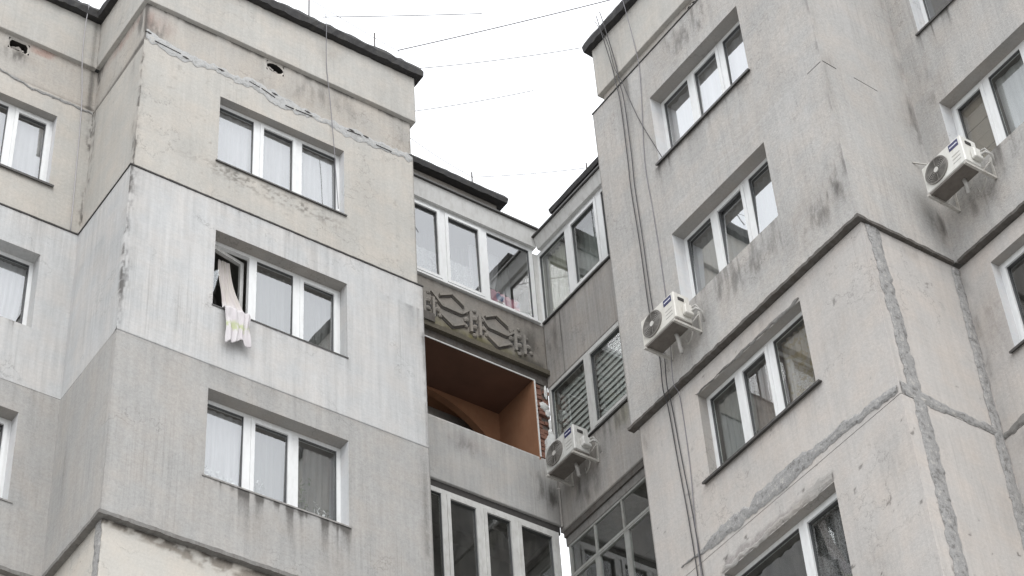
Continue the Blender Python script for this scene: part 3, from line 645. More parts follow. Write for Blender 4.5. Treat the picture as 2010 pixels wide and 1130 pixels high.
r_ = MB(); r_.box(Fac('X', 14.95), 12.62, 16.94, TOP - .12, TOP - .02, 0, 10); r_.box(Fac('X', 16.55), 9.5, 12.62, TOP - .12, TOP - .02, 0, 8); r_.build('roof', M['roofing'], right_b)

# ---- sealant runs
def seal(parent, F, tops, bots, mat, seed=0, proud=.012, name='sealant_strip', jag=.012):
    """irregular smear between two polylines (u, z); follows u"""
    rs = np.random.RandomState(seed)
    ua = max(tops[0][0], bots[0][0]); ub = min(tops[-1][0], bots[-1][0])
    n = max(6, int((ub - ua) / .035)); us = np.linspace(ua, ub, n + 1)
    zt = np.interp(us, [p[0] for p in tops], [p[1] for p in tops]) + (fbm(us * 11, us * 0 + 5, seed, 5) - .5) * 7 * jag
    zb = np.interp(us, [p[0] for p in bots], [p[1] for p in bots]) + (fbm(us * 11, us * 0 + 15, seed, 5) - .5) * 7 * jag
    rows = 5; mb = MB(); V = []
    for i in range(n + 1):
        for k in range(rows):
            f = k / (rows - 1); lift = proud * (.2 + 1.3 * float(fbm(np.array([us[i] * 6]), np.array([k * 1.7 + seed]), seed, 4)[0]))
            V.append(F.p(us[i], zb[i] + (zt[i] - zb[i]) * f, -.006 - lift if 0 < k < rows - 1 else -.005))
    mb.v = V
    for i in range(n):
        for k in range(rows - 1): mb.f.append((i * rows + k, (i + 1) * rows + k, (i + 1) * rows + k + 1, i * rows + k + 1)); mb.mi.append(0)
    o = mb.build(name, mat, parent)
    return o
def vseal(parent, F, z0, z1, left_, right_, mat, seed=0, proud=.012, jag=.012, name='sealant_strip'):
    rs = np.random.RandomState(seed); n = max(6, int((z1 - z0) / .035)); zs = np.linspace(z0, z1, n + 1); mb = MB(); rows = 5
    a = np.interp(zs, *zip(*left_)) + (fbm(zs * 11, zs * 0, seed, 5) - .5) * 6 * jag; b = np.interp(zs, *zip(*right_)) + (fbm(zs * 11, zs * 0 + 9, seed, 5) - .5) * 6 * jag
    for i in range(n + 1):
        for k in range(rows):
            f = k / (rows - 1); mb.v.append(F.p(a[i] + (b[i] - a[i]) * f, zs[i], -.006 - proud * (.2 + 1.3 * float(fbm(np.array([zs[i] * 6]), np.array([k * 1.7 + seed]), seed, 4)[0])) if 0 < k < rows - 1 else -.005))
    for i in range(n):
        for k in range(rows - 1): mb.f.append((i * rows + k, i * rows + k + 1, (i + 1) * rows + k + 1, (i + 1) * rows + k)); mb.mi.append(0)
    return mb.build(name, mat, parent)
ck = [(8.37, 26.145), (8.50, 26.10), (8.94, 26.07), (9.30, 26.063), (9.57, 26.095), (9.77, 26.05), (10.02, 26.14), (10.22, 26.112), (10.475, 26.04), (10.62, 25.975), (10.79, 25.98), (11.1, 25.998), (11.43, 26.03), (11.66, 26.037), (11.93, 26.057), (12.165, 26.004), (12.465, 26.004), (12.82, 26.027)]
seal(left, L1b, [(u, z + .05 + .07 * (math.sin(u * 3.1) * .5 + .5)) for u, z in ck], [(u, z - .09 - .05 * math.sin(u * 4.3 + 1)) for u, z in ck], M['seal_pale'], 3, .006, jag=.022)
for (a, b) in zip(ck, ck[1:]):
    if random.random() < .4: continue
    mb = MB(); mb.bar(L1b.p(a[0] + .01, a[1] - .02, -.014), L1b.p(b[0] - .02, b[1] - .02, -.014), .012, .004 + .010 * random.random(), (0, 0, 1)); mb.build('crack', M['crack'], left)
for u, z in ((9.57, 26.10), (10.45, 26.1), (11.0, 26.03), (11.75, 26.06), (12.0, 26.06), (12.8, 26.1), (8.4, 26.2), (9.0, 26.02)):
    mb = MB(); mb.hexa([L1b.p(u - .05, z + .002, -.019), L1b.p(u + .01, z - .022, -.019), L1b.p(u + .05, z - .004, -.019), L1b.p(u, z + .014, -.019), L1b.p(u - .05, z + .002, -.003), L1b.p(u + .01, z - .022, -.003), L1b.p(u + .05, z - .004, -.003), L1b.p(u, z + .014, -.003)]); mb.build('gouge', M['crack'], left)
seal(left, L0b, [(5, 26.2), (6.85, 26.07), (7.39, 25.94), (7.92, 25.96), (8.33, 25.95)], [(5, 26.12), (6.85, 26.03), (7.39, 25.88), (7.92, 25.90), (8.33, 25.90)], M['seal'], 4, .01)
vseal(left, RTb, 14.6, S3 - .06, [(14, 18.965), (18, 18.965)], [(14, 19.10), (18, 19.13)], M['seal'], 5)
# right block
st = [(12.64, 17.766), (12.92, 17.80), (13.28, 17.807), (13.615, 17.90), (13.88, 17.832), (14.17, 17.912), (14.6, 17.913), (15.13, 17.908), (15.28, 17.84), (15.62, 17.906), (15.83, 17.864), (16.15, 17.80), (16.6, 17.78)]
sb = [(12.64, 17.642), (12.955, 17.672), (13.25, 17.684), (13.67, 17.69), (14.06, 17.70), (14.29, 17.675), (14.6, 17.655), (15.18, 17.661), (15.57, 17.666), (15.9, 17.679), (16.15, 17.715), (16.6, 17.76)]
seal(right_b, R1b, st, sb, M['seal'], 6, .014, jag=.014)
vseal(right_b, QTb, 17.75, 20.33, [(17.7, 15.12), (20.4, 15.04)], [(17.7, 15.33), (20.4, 15.25)], M['seal'], 7)
vseal(right_b, QTb, 14.8, 17.70, [(14.8, 15.16), (17.7, 15.15)], [(14.8, 15.38), (17.7, 15.36)], M['seal'], 8)
vseal(right_b, QTb, 14.8, 20.30, [(14.8, 16.36), (20.3, 16.42)], [(14.8, 16.56), (20.3, 16.56)], M['seal'], 9, jag=.008)
seal(right_b, QTb, [(14.99, 17.80), (15.4, 17.76), (16.0, 17.74), (16.5, 17.75)], [(14.99, 17.62), (15.4, 17.60), (16.0, 17.62), (16.5, 17.60)], M['seal'], 10)
seal(right_b, R0b, [(11.2, 17.5), (11.9, 17.78), (12.3, 17.74), (12.6, 17.70)], [(11.2, 17.42), (11.9, 17.66), (12.3, 17.62), (12.6, 17.60)], M['ledge2'], 11)

# ---- right block walls
def m_r1par(u, z): return (streaks(u, z, 12.5, 17.1, TOP, .5, .35, 81) + cloud(u, z, 16.6, 27.2, .4, .5, .3, 82), None, None)
panel(right_b, R1, 12.58, 16.99, LIP - .05, TOP, M['parapet'], name='parapet', side=(0, .6, .2, .1), seed=31, mask=m_r1par, rag=.005)
panel(right_b, R1b, 12.60, 16.93, 26.52, LIP - .054, M['attic'], side=(0, .8, 0, 0), seed=32, mask=lambda u, z: (band(z, LIP, .1, .4) + cloud(u, z, 14.8, 26.7, .6, .2, .5, 83), sst(.4, .6, fbm(u * 1.5, z * 3, 84)) * .55 * (u < 16.2), None), label='narrow strip of bare masonry between parapet and render', holes=[(14.66, 14.92, 26.57, 26.74)])
vent(right_b, R1b, 14.66, 14.92, 26.57, 26.74, True, 'dark hole in the strip under the parapet')
def m_r1(u, z):
    d = sills(u, z, WR1[:2], .6, .45, 91) + cloud(u, z, 14.9, 26.15, .7, .45, .75, 93, 7) + streaks(u, z, 13.5, 16.8, 26.5, .8, .45, 94, 9)
    d = d + cloud(u, z, 13.2, 20.9, .8, .5, .7, 95, 7) + cloud(u, z, 14.6, 21.1, 1.2, .35, .6, 96, 8) + band(u, 12.6, .05, .55) * sst(.4, .65, fbm(u * 5, z * 2.5, 97)) + cloud(u, z, 12.8, 21.2, .35, .6, .6, 98, 8)
    d = d + streaks(u, z, 16.2, 16.7, 26.5, 5, .35, 99, 14) + cloud(u, z, 15.6, 20.7, .5, .4, .4, 100, 6) + streaks(u, z, 15.6, 16.0, 24.25, .5, .7, 101) + cloud(u, z, 13.4, 24.6, .5, 1.6, .22, 102)
    return (d, None, cloud(u, z, 13.2, 22.8, .6, .9, .2, 103) + band(z, 23.22, .012, .35))
panel(right_b, R1, 12.58, 17.15, 20.39, 26.52, M['rgrey'], holes=WR1[:2], side=(0, .9, .07, .07), seed=33, mask=m_r1, label='rough grey rendered wall with dark runs')
def m_r1low(u, z):
    d = cloud(u, z, 15.0, 20.2, 1.8, .2, .45, 104, 8) + streaks(u, z, 13.8, 15.9, 18.63, .25, .25, 105) + cloud(u, z, 16.9, 20.1, .25, .35, .6, 106) + sst(.79, .83, fbm(u * 7, z * 7, 107, 4)) * .6
    d = d + cloud(u, z, 13.3, 19.2, .3, .35, .35, 108, 14) + cloud(u, z, 16.95, 19.5, .12, 1.5, .3, 109)
    return (d, None, None)
def m_r1bot(u, z):
    d = sst(.77, .80, fbm(u * 7, z * 7, 117, 4)) * .8 + cloud(u, z, 12.9, 16.9, .3, .6, .45, 118, 14) + cloud(u, z, 13.5, 15.8, .5, .5, .5, 119, 12)
    t = np.abs(u - 14.85) < 1.0
    p = t * sst(17.22, 17.25, z) * (1 - sst(17.33, 17.40, z - .06 * (fbm(u * 9, z * 0, 5) - .5) * 2)) * .9
    return (d * .9, p, None)
panel(right_b, R1b, 12.61, 17.07, 17.62, 20.33, M['pink'], holes=WR1[2:3], side=(0, .9, 0, 0), seed=34, mask=m_r1low, label='bare pinkish panel below the rendered wall')
panel(right_b, R1b, 12.61, 17.07, 14.6, 17.612, M['pink'], holes=WR1[3:4], side=(0, .9, 0, 0), seed=35, mask=m_r1bot, label='lowest bare pinkish panel with pock marks')
wobble_strip(right_b, R1, 12.55, 17.19, 20.34, 20.386, -.025, .075, M['ledge'], 'ledge', amp=.009, seed=7)
wobble_strip(right_b, QT, 14.88, 16.45, 20.34, 20.386, -.022, .035, M['ledge'], 'ledge', amp=.009, seed=8)
wobble_strip(right_b, R0, 9.5, 12.53, 20.34, 20.386, -.025, .075, M['ledge'], 'ledge', amp=.009, seed=9)
wobble_strip(right_b, R1, 12.58, 17.16, 26.512, 26.535, -.012, .06, M['crack'], 'drip_strip', amp=.003, seed=10)
# return wall on the right (faces -Y)
panel(right_b, QT, 14.90, 16.50, LIP - .05, TOP, M['parapet'], name='parapet', side=(0, 0, .2, .1), seed=41)
panel(right_b, QT, 14.90, 16.50, 20.39, LIP - .054, M['rgrey'], side=(0, 0, .03, 0), seed=42, mask=lambda u, z: (band(u, 14.93, .05, .4) * sst(.35, .6, fbm(u * 6, z * 2, 6)) + band(u, 16.45, .12, .5) * sst(.3, .6, fbm(u * 6, z * 3, 7)) + cloud(u, z, 16.2, 21.0, .4, .5, .6, 8) + cloud(u, z, 15.0, 23.3, .12, .2, .8, 3) + cloud(u, z, 16.35, 22.9, .25, .5, .5, 4, 8), None, cloud(u, z, 15.6, 25.0, .7, 1.6, .3, 9)))
panel(right_b, QTb, 14.97, 16.57, 17.62, 20.33, M['pink'], side=(0, 0, 0, 0), seed=43, mask=lambda u, z: (band(u, 15.02, .03, .25) + cloud(u, z, 15.8, 20.2, .7, .15, .5, 5) + sst(.80, .83, fbm(u * 7, z * 7, 12)) * .6, None, None))
panel(right_b, QTb, 14.97, 16.57, 14.6, 17.612, M['pink'], side=(0, 0, 0, 0), seed=44, mask=lambda u, z: (sst(.79, .82, fbm(u * 7, z * 7, 13)) * .7 + cloud(u, z, 16.2, 16.2, .4, .8, .25, 14), None, None))
# recessed wall at the far right (facade R0)
panel(right_b, R0, 9.5, 12.58, LIP - .05, TOP, M['parapet'], name='parapet', side=(.1, 0, .2, .1), seed=51)
panel(right_b, R0, 9.5, 12.58, 20.39, LIP - .054, M['rgrey'], holes=WR0[:2], side=(.1, 0, .03, 0), seed=52, mask=lambda u, z: (cloud(u, z, 12.3, 23.3, .4, .7, .6, 15, 6) + sills(u, z, WR0[:2], .7, .5, 16) + cloud(u, z, 12.1, 20.85, .6, .35, .7, 17, 4) + streaks(u, z, 9.5, 12.5, 24.3, .9, .35, 18, 8) + cloud(u, z, 11.2, 21.2, 1.2, .4, .45, 19) + cloud(u, z, 12.4, 22.2, .25, 1, .4, 20), None, cloud(u, z, 12.3, 20.7, .1, .2, .5, 21)))
panel(right_b, R0b, 9.5, 12.61, 17.62, 20.33, M['pink'], holes=WR0[2:3], side=(.1, 0, 0, 0), seed=53, mask=lambda u, z: (cloud(u, z, 12.3, 19.4, .25, .8, .5, 22, 9) + band(u, 12.56, .06, .5) * sst(.3, .6, fbm(u * 5, z * 3, 23)), cloud(u, z, 12.3, 19.0, .3, 1, .5, 24, 10), None))
panel(right_b, R0b, 9.5, 12.61, 14.6, 17.612, M['pink'], side=(.1, 0, 0, 0), seed=54, mask=lambda u, z: (cloud(u, z, 12.1, 17.4, .4, .25, 1, 25), cloud(u, z, 12.1, 17.4, .4, .25, 1, 26), None))
panel(right_b, Fac('Y', 9.5), 16.5, 22, 14.6, TOP, M['grey'], side=(0, 0, 0, 0), seed=55, step=.4)
for a, b in ((14.92, 15.15), (15.45, 15.85)):
    k = MB(); k.bar(QT.p(a, 23.22 - (a - 14.9) * .02, -.001), QT.p(b, 23.21 - (b - 14.9) * .03, -.001), .004, .010); k.build('crack', M['crack'], right_b)
k = MB(); k.bar(R1.p(12.60, 23.21, -.001), R1.p(12.86, 23.22, -.001), .004, .010); k.build('crack', M['crack'], right_b)
# torn lintel above the lowest window
seal(right_b, R1b, [(13.86, 17.36), (14.13, 17.40), (14.7, 17.31), (15.3, 17.30), (15.9, 17.28)], [(13.86, 17.225), (15.0, 17.225), (15.9, 17.225)], M['soffit'], 12, .01, name='broken_lintel', jag=.015)
seal(right_b, R1b, [(13.83, 20.09), (14.3, 20.075), (14.8, 20.06), (15.5, 20.05), (15.9, 20.045)], [(13.83, 20.03), (15.9, 20.026)], M['ledge2'], 13, .012, name='broken_lintel', jag=.012)

# ------------------------------------------------------------------ left balcony stack (facade LB)
X0, X1 = 12.9, 15.79
# roof parapet over the balconies
panel(left, LB, 12.87, 15.06, 26.75, 27.13, M['relief'], name='parapet', side=(0, .5, 0, 0), seed=61, mask=lambda u, z: (cloud(u, z, 14.8, 27, .5, .3, .5, 1), None, None))
cap(left, [(12.95, 19.93), (15.06, 19.93), (15.06, 21.4)], 27.08, 27.30, .13, .3, M['bitumen'], seed=8, rough=.45)
r_ = MB(); r_.box(Fac('Y', 20.1), 12.87, 14.95, 26.9, 27.1, 0, 1.6); r_.build('roof', M['roofing'], left)
# fascia, gutter strip and glazed balcony
def fascia(parent, F, u0, u1, zt, zb, d=-.06):
    k = MB(); k.hexa([F.p(u0, zb, d), F.p(u1, zb, d), F.p(u1, zt - .02, d - .06), F.p(u0, zt - .02, d - .06), F.p(u0, zb, .06), F.p(u1, zb, .06), F.p(u1, zt - .02, .06), F.p(u0, zt - .02, .06)])
    o = k.build('fascia', M['pvc_worn'], parent)
    k = MB(); k.hexa([F.p(u0, zt - .018, d - .10), F.p(u1, zt - .018, d - .10), F.p(u1, zt + .012, d - .10), F.p(u0, zt + .012, d - .10), F.p(u0, zt + .05, .75), F.p(u1, zt + .05, .75), F.p(u1, zt + .09, .75), F.p(u0, zt + .09, .75)])
    k.build('awning_sheet', M['sill_dark'], parent)
fascia(left, LB, 12.88, 15.74, 26.78, 26.43)
wlb = window(left, LB, (12.92, 15.70, 24.84, 26.43), df=.0, div=[13.99, 14.76], mat='pvc', sash=(0, 1), glass='glass', frame=.07, mull=.12, reveal_on=False, room_on=False, label='three-light glazed balcony front with lace curtains', top=.07, bottom=.07)
k = MB(); k.hexa([LB.p(12.92, 24.80, -.05), LB.p(15.72, 24.80, -.05), LB.p(15.72, 24.83, -.05), LB.p(12.92, 24.83, -.05), LB.p(12.92, 24.81, .1), LB.p(15.72, 24.81, .1), LB.p(15.72, 24.838, .1), LB.p(12.92, 24.838, .1)]); k.build('sill', M['pvc'], wlb)
room(left, LB, (12.9, 15.69, 24.84, 26.43), .09, 1.15, 'room', .0)
# relief parapet
panel(left, LB, 12.88, 15.80, 23.86, 24.79, M['relief'], name='relief_parapet', side=(0, .15, .15, 0), seed=62, wob=.01, label='mossy concrete balcony parapet cast with diamond ornament',
      mask=lambda u, z: (band(z, 23.88, .10, .9) * sst(.25, .6, fbm(u * 5, z * 6, 30)) + cloud(u, z, 15.5, 24.2, .4, .6, .8, 31) + cloud(u, z, 13.6, 24, .3, .5, .7, 32) + streaks(u, z, 13, 15.8, 24.78, .2, .6, 33), cloud(u, z, 14.3, 23.92, .9, .16, .9, 34, 7) + cloud(u, z, 15.0, 23.93, .8, .13, .7, 35, 7) + cloud(u, z, 13.7, 24.0, .3, .2, .7, 36), None))
ribs = [[(13.852, 24.512), (14.083, 24.634), (14.304, 24.498)], [(13.709, 24.526), (13.892, 24.319), (14.246, 24.313), (14.40, 24.46)], [(13.876, 24.128), (14.069, 23.983), (14.285, 24.121)],
        [(14.677, 24.463), (14.882, 24.579), (15.105, 24.451)], [(14.60, 24.44), (14.732, 24.276), (15.059, 24.254), (15.22, 24.40)], [(14.704, 24.079), (14.892, 23.956), (15.097, 24.088)],
        [(13.02, 24.5), (13.25, 24.62), (13.47, 24.49)], [(13.04, 24.12), (13.24, 23.97), (13.46, 24.11)]]
ribs = [[(u + random.uniform(-.008, .008), z + random.uniform(-.008, .008)) for u, z in p] for p in ribs]
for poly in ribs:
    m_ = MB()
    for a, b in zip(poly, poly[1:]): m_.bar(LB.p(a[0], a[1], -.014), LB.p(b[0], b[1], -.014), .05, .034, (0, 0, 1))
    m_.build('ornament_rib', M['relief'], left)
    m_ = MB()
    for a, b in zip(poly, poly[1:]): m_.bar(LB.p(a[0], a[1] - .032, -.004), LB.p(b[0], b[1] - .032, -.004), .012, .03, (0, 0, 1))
    m_.build('rib_shade_bar', M['ledge'], left)  # dark bars paint in the shade under each rib
for c in (13.66, 14.49, 15.30):
    m_ = MB()
    for du, dz in ((-.09, .0), (.075, -.01)):
        m_.box(LB, c + du - .022, c + du + .022, 24.02 + dz, 24.42 + dz, -.045, .003)
    for du, dz, q in ((-.16, .02, .052), (-.01, .11, .055), (-.01, -.06, .05), (.15, -.02, .05), (0, .27, .035), (-.02, -.23, .04), (.13, .14, .035), (-.15, .17, .035), (.2, -.12, .04), (-.17, -.11, .04)):
        sphere(m_, LB.p(c + du, 24.22 + dz, -.005), q, 7, 4, (1, .8, 1), .12)
    m_.build('ornament_flower', M['relief'], left)
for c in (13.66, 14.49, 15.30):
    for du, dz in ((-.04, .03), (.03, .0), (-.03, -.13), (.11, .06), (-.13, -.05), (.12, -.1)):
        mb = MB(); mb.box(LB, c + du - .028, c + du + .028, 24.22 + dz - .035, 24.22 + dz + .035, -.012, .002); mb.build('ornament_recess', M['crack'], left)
# slab edge under the relief
k = MB(); k.box(LB, 12.88, 15.802, 23.77, 23.858, -.05, .9); k.build('slab_edge', M['moss'], left, label='mossy drip lip under the ornament')
k = MB(); k.box(LB, 12.88, 15.801, 23.585, 23.768, .03, .9); k.build('lintel_beam', M['ledge'], left, label='dark beam over the orange loggia')  # coloured darker than the relief panel above
k = MB(); k.box(LB, 12.88, 13.72, 23.86, 24.02, -.075, -.052); k.build('broken_plate', M['ledge'], left)
# open loggia with orange walls
XR = 15.50; DB = .92
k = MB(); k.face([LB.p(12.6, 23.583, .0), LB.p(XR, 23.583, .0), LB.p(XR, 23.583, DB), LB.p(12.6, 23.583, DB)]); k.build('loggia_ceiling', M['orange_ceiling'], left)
k = MB(); k.box(LB, XR, XR + .03, 21.2, 23.582, .0, DB); k.build('loggia_side_wall', M['orange'], left)
k = MB(); k.box(LB, 12.55, 12.58, 21.2, 23.582, .0, DB); k.build('loggia_side_wall', M['orange'], left)
k = MB(); k.face([LB.p(12.6, 21.2, .2), LB.p(XR, 21.2, .2), LB.p(XR, 21.2, DB), LB.p(12.6, 21.2, DB)]); k.build('loggia_floor', M['room'], left)
# back wall with an arched opening
k = MB(); AU, AZ, AR, AH = 14.0, 22.29, 1.55, 1.26
arc = [(AU + AR * math.cos(a), AZ + AH * math.sin(a)) for a in np.linspace(0, math.pi, 25)]
outl = [(XR, AZ)] + [(XR, 23.58)] + [(12.58, 23.58)] + [(12.58, AZ)]
for i in range(24):
    a, b = arc[i], arc[i + 1]
    k.face([LB.p(*a, DB), LB.p(*b, DB), LB.p(b[0], 23.61, DB), LB.p(a[0], 23.61, DB)])
    k.face([LB.p(*a, DB), LB.p(*b, DB), LB.p(*b, DB + .12), LB.p(*a, DB + .12)])

k.build('arched_back_wall', M['orange'], left, fix=False)
k = MB(); k.face([LB.p(12.3, 21.2, DB + .45), LB.p(XR + .1, 21.2, DB + .45), LB.p(XR + .1, 23.62, DB + .45), LB.p(12.3, 23.62, DB + .45)])
k.face([LB.p(XR + .1, 21.2, DB), LB.p(XR + .1, 21.2, DB + .45), LB.p(XR + .1, 23.6, DB + .45), LB.p(XR + .1, 23.6, DB)])
k.face([LB.p(12.3, 23.6, DB), LB.p(XR + .1, 23.6, DB), LB.p(XR + .1, 23.6, DB + .45), LB.p(12.3, 23.6, DB + .45)]); k.build('inner_wall', M['orange'], left, fix=False)
# pale rim round the loggia opening
m_ = MB(); m_.bar(LB.p(12.9, 23.578, -.004), LB.p(XR + .03, 23.578, -.004), .014, .018); m_.bar(LB.p(XR + .022, 23.57, -.004), LB.p(XR + .022, 22.10, -.004), .022, .02, (1, 0, 0)); m_.build('opening_rim', M['foam'], left)
# exposed brick strip beside the loggia
k = MB(); k.box(LB, XR + .034, 15.802, 22.09, 23.584, .05, .25); k.build('mortar_bed', M['mortar'], left, label='rough mortar behind exposed bricks')
bk = MB(); bk.box(Fac('Y', 0), -.055, .055, -.031, .031, 0, .12)
bme = None; bk.v = [tuple(Vector(v) + left.location) for v in bk.v]
z = 22.13; i = 0
while z < 23.54:
    for du in (0.0, .118):
        if random.random() < (.95 if du == 0 else .7):
            if bme is None:
                o = bk.build('brick', M['brick'], left, bevel=.004); bme = o.data
            else: o = link('brick', bme, left)
            o.location = Vector((XR + .095 + du + random.uniform(-.012, .012) + (.02 if i % 2 else -.01), 19.93 - .012 + random.uniform(0, .045), z)) - left.location
            o.rotation_euler = (random.uniform(-.05, .05), random.uniform(-.05, .05), random.uniform(-.08, .08)); 
    z += .077; i += 1
for (u, z, q, sq) in ((15.66, 23.12, .075, (1.1, .5, 1)), (15.72, 23.02, .05, (1, .5, 1.6)), (15.715, 23.42, .045, (.7, .5, 2.6)), (15.745, 22.80, .035, (.8, .5, 3.2)), (15.74, 22.62, .05, (.9, .5, 1.5))):
    m_ = MB(); sphere(m_, LB.p(u, z, -.005), q, 9, 7, sq, .22); m_.build('foam_lump', M['foam'], left, smooth=False)
m_ = MB(); pl = [(15.625, 22.12), (15.78, 22.12), (15.785, 22.60), (15.70, 22.58), (15.635, 22.46)]
fr = [LB.p(u, z, -.045) for u, z in pl]; bk_ = [LB.p(u, z, .03) for u, z in pl]; m_.face(fr); m_.face(bk_[::-1])
for i in range(5): j = (i + 1) % 5; m_.face([fr[i], fr[j], bk_[j], bk_[i]])
m_.build('insulation_board', M['foam'], left, label='white board patching the brick strip')
# plain parapet below
panel(left, LB, 12.88, 15.80, 20.945, 22.09, M['balc'], name='balcony_parapet', side=(0, .15, .2, .2), seed=63, wob=.012, label='smooth grey painted balcony parapet',
      mask=lambda u, z: (cloud(u, z, 14.2, 21.75, .4, .25, .6, 41, 9) + cloud(u, z, 15.5, 21.5, .5, .5, .7, 42) + streaks(u, z, 13, 15.8, 22.09, .35, .35, 43) + cloud(u, z, 15.7, 21.2, .2, .5, .6, 44), cloud(u, z, 14.2, 21.8, .35, .2, .5, 45, 10), None))
k = MB(); k.box(LB, 12.88, 15.785, 20.80, 20.942, .03, .7); k.build('lintel_beam', M['crack'], left, label='dark slab edge above the lower glazing')
# lower glazing, four lights
window(left, LB, (12.95, 15.73, 18.3, 20.80), df=.0, div=[13.79, 14.40, 14.98], mat='pvc_worn', sash=(1, 2, 3), glass='glass_dull', frame=.085, mull=.10, reveal_on=False, room_on=False, label='lower glazed balcony front with four narrow lights', top=.08)
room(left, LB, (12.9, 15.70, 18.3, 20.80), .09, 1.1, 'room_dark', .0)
panel(left, LB, 12.88, 15.68, 15, 18.3, M['balc'], name='balcony_parapet', side=(0, .1, .1, .1), seed=64, step=.1)
panel(left, Fac('Y', 21.25), 12.85, 15.5, 14.6, 26.9, M['grey'], side=(0, 0, 0, 0), seed=65, step=.4, name='back_wall')

# ------------------------------------------------------------------ right balcony stack (facade RB)
YL, YR = 19.97, 17.05     # inner corner and hidden end
panel(right_b, RB, YR, 19.24, 26.62, 26.86, M['relief'], name='parapet', side=(0, .3, 0, 0), seed=71)
cap(right_b, [(16.6, 19.27), (15.80, 19.27), (15.80, 17.05)], 26.74, 26.95, .11, .3, M['bitumen'], seed=9, rough=.45)
fascia(right_b, RB, YR, 19.84, 26.60, 26.36)
window(right_b, RB, (YR, 19.965, 24.86, 26.36), df=.0, div=[19.14, 18.31], mat='pvc', sash=(1,), glass='glass_dull', frame=.07, mull=.14, reveal_on=False, room_on=False, label='glazed balcony front with yellowish drapes', top=.08, bottom=.05)
k = MB(); k.hexa([RB.p(YR, 24.825, -.035), RB.p(19.92, 24.825, -.035), RB.p(19.92, 24.855, -.035), RB.p(YR, 24.855, -.035), RB.p(YR, 24.83, .1), RB.p(19.92, 24.83, .1), RB.p(19.92, 24.858, .1), RB.p(YR, 24.858, .1)]); k.build('sill', M['sill_dark'], right_b)
room(right_b, RB, (YR, 19.94, 24.84, 26.36), .09, 1.2, 'room', .0)
panel(right_b, RB, YR, YL, 23.55, 24.82, M['dgrey'], name='balcony_parapet', side=(0, .9, .1, .1), seed=72, mask=lambda u, z: (cloud(u, z, 19.8, 24.3, .3, .7, .7, 51) + cloud(u, z, 19.5, 24.5, .3, .4, .4, 52) + streaks(u, z, 17, 20, 24.82, .35, .5, 53) + band(u, 19.52, .008, .7), None, None), label='dingy pinkish-grey balcony parapet')
window(right_b, RB, (YR + .9, 19.965, 22.03, 23.54), df=.0, div=[19.01], mat='pvc_worn', sash=(0,), glass='glass_dull', frame=.06, mull=.12, reveal_on=False, room_on=False, label='two-light white window with lowered blinds')
panel(right_b, RB, YR, YR + .9, 22.03, 23.545, M['rgrey'], side=(0, 0, 0, 0), seed=73)
room(right_b, RB, (YR + .9, 19.945, 22.01, 23.54), .09, 1.2, 'room', .0)
k = MB(); k.box(RB, YR, 19.94, 22.005, 22.027, -.03, .1); k.build('sill', M['sill_dark'], right_b)
panel(right_b, RB, YR, YL, 20.85, 22.0, M['dgrey'], name='balcony_parapet', side=(0, .9, .1, .1), seed=74, mask=lambda u, z: (cloud(u, z, 19.3, 21.2, .6, .5, .9, 54, 4) + streaks(u, z, 17, 20, 22.0, .5, .55, 55) + cloud(u, z, 18.5, 21.8, .3, .3, .6, 56) + band(u, 19.93, .05, .5), cloud(u, z, 18.35, 21.85, .3, .25, .5, 57), None), label='stained balcony parapet carrying the air conditioner')
k = MB(); k.box(RB, YR, 19.93, 20.74, 20.846, .02, .5); k.build('lintel_beam', M['ledge'], right_b)
k = MB(); k.box(RB, YR, 19.93, 20.60, 20.738, .05, .5); k.build('lintel_beam', M['ledge2'], right_b)
# lower lattice glazing of painted steel
gl = MB(); df = .06
zt, ztr, zb = 20.60, 20.08, 18.3
gl.box(RB, YR, 19.90, zt - .035, zt, df, df + .05); gl.box(RB, YR, 19.90, ztr - .045, ztr, df - .004, df + .046); gl.box(RB, YR, 19.90, ztr - .075, ztr - .052, df - .002, df + .044)
gl.box(RB, 19.86, 19.90, zb, zt - .035, df + .002, df + .048)
for u in (19.29, 18.655, 18.02, 17.4): gl.box(RB, u - .016, u + .016, ztr, zt - .035, df + .003, df + .04)
for u in (19.29, 18.62, 17.95, 17.3): gl.box(RB, u - .05, u + .05, zb, ztr - .075, df + .003, df + .05)
lat = gl.build('window', M['greymetal'], right_b, label='steel-framed lattice glazing with small upper lights')
us_ = [19.86, 19.29, 18.64, 17.99, 17.35, YR]
for a, b in zip(us_, us_[1:]):
    for c, d in ((ztr, zt - .035), (zb, ztr - .075)):
        k = MB(); k.box(RB, b + .02, a - .02, c, d, df + .02, df + .024); k.build('pane', M['glass_dull'], lat)
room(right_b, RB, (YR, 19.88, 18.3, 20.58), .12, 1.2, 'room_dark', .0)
panel(right_b, RB, YR, YL, 15, 18.3, M['dgrey'], name='balcony_parapet', side=(0, .9, .1, .1), seed=75, step=.1)
# white corner posts
m_ = MB(); m_.box(RB, 19.935, 19.985, 24.80, 26.345, -.085, .02); m_.build('corner_post', M['pvc_worn'], right_b)
m_ = MB(); m_.tube([RB.p(19.90, 20.9, -.02), RB.p(19.90, 21.6, -.02)], .02); m_.build('drain_pipe', M['dgrey'], right_b)

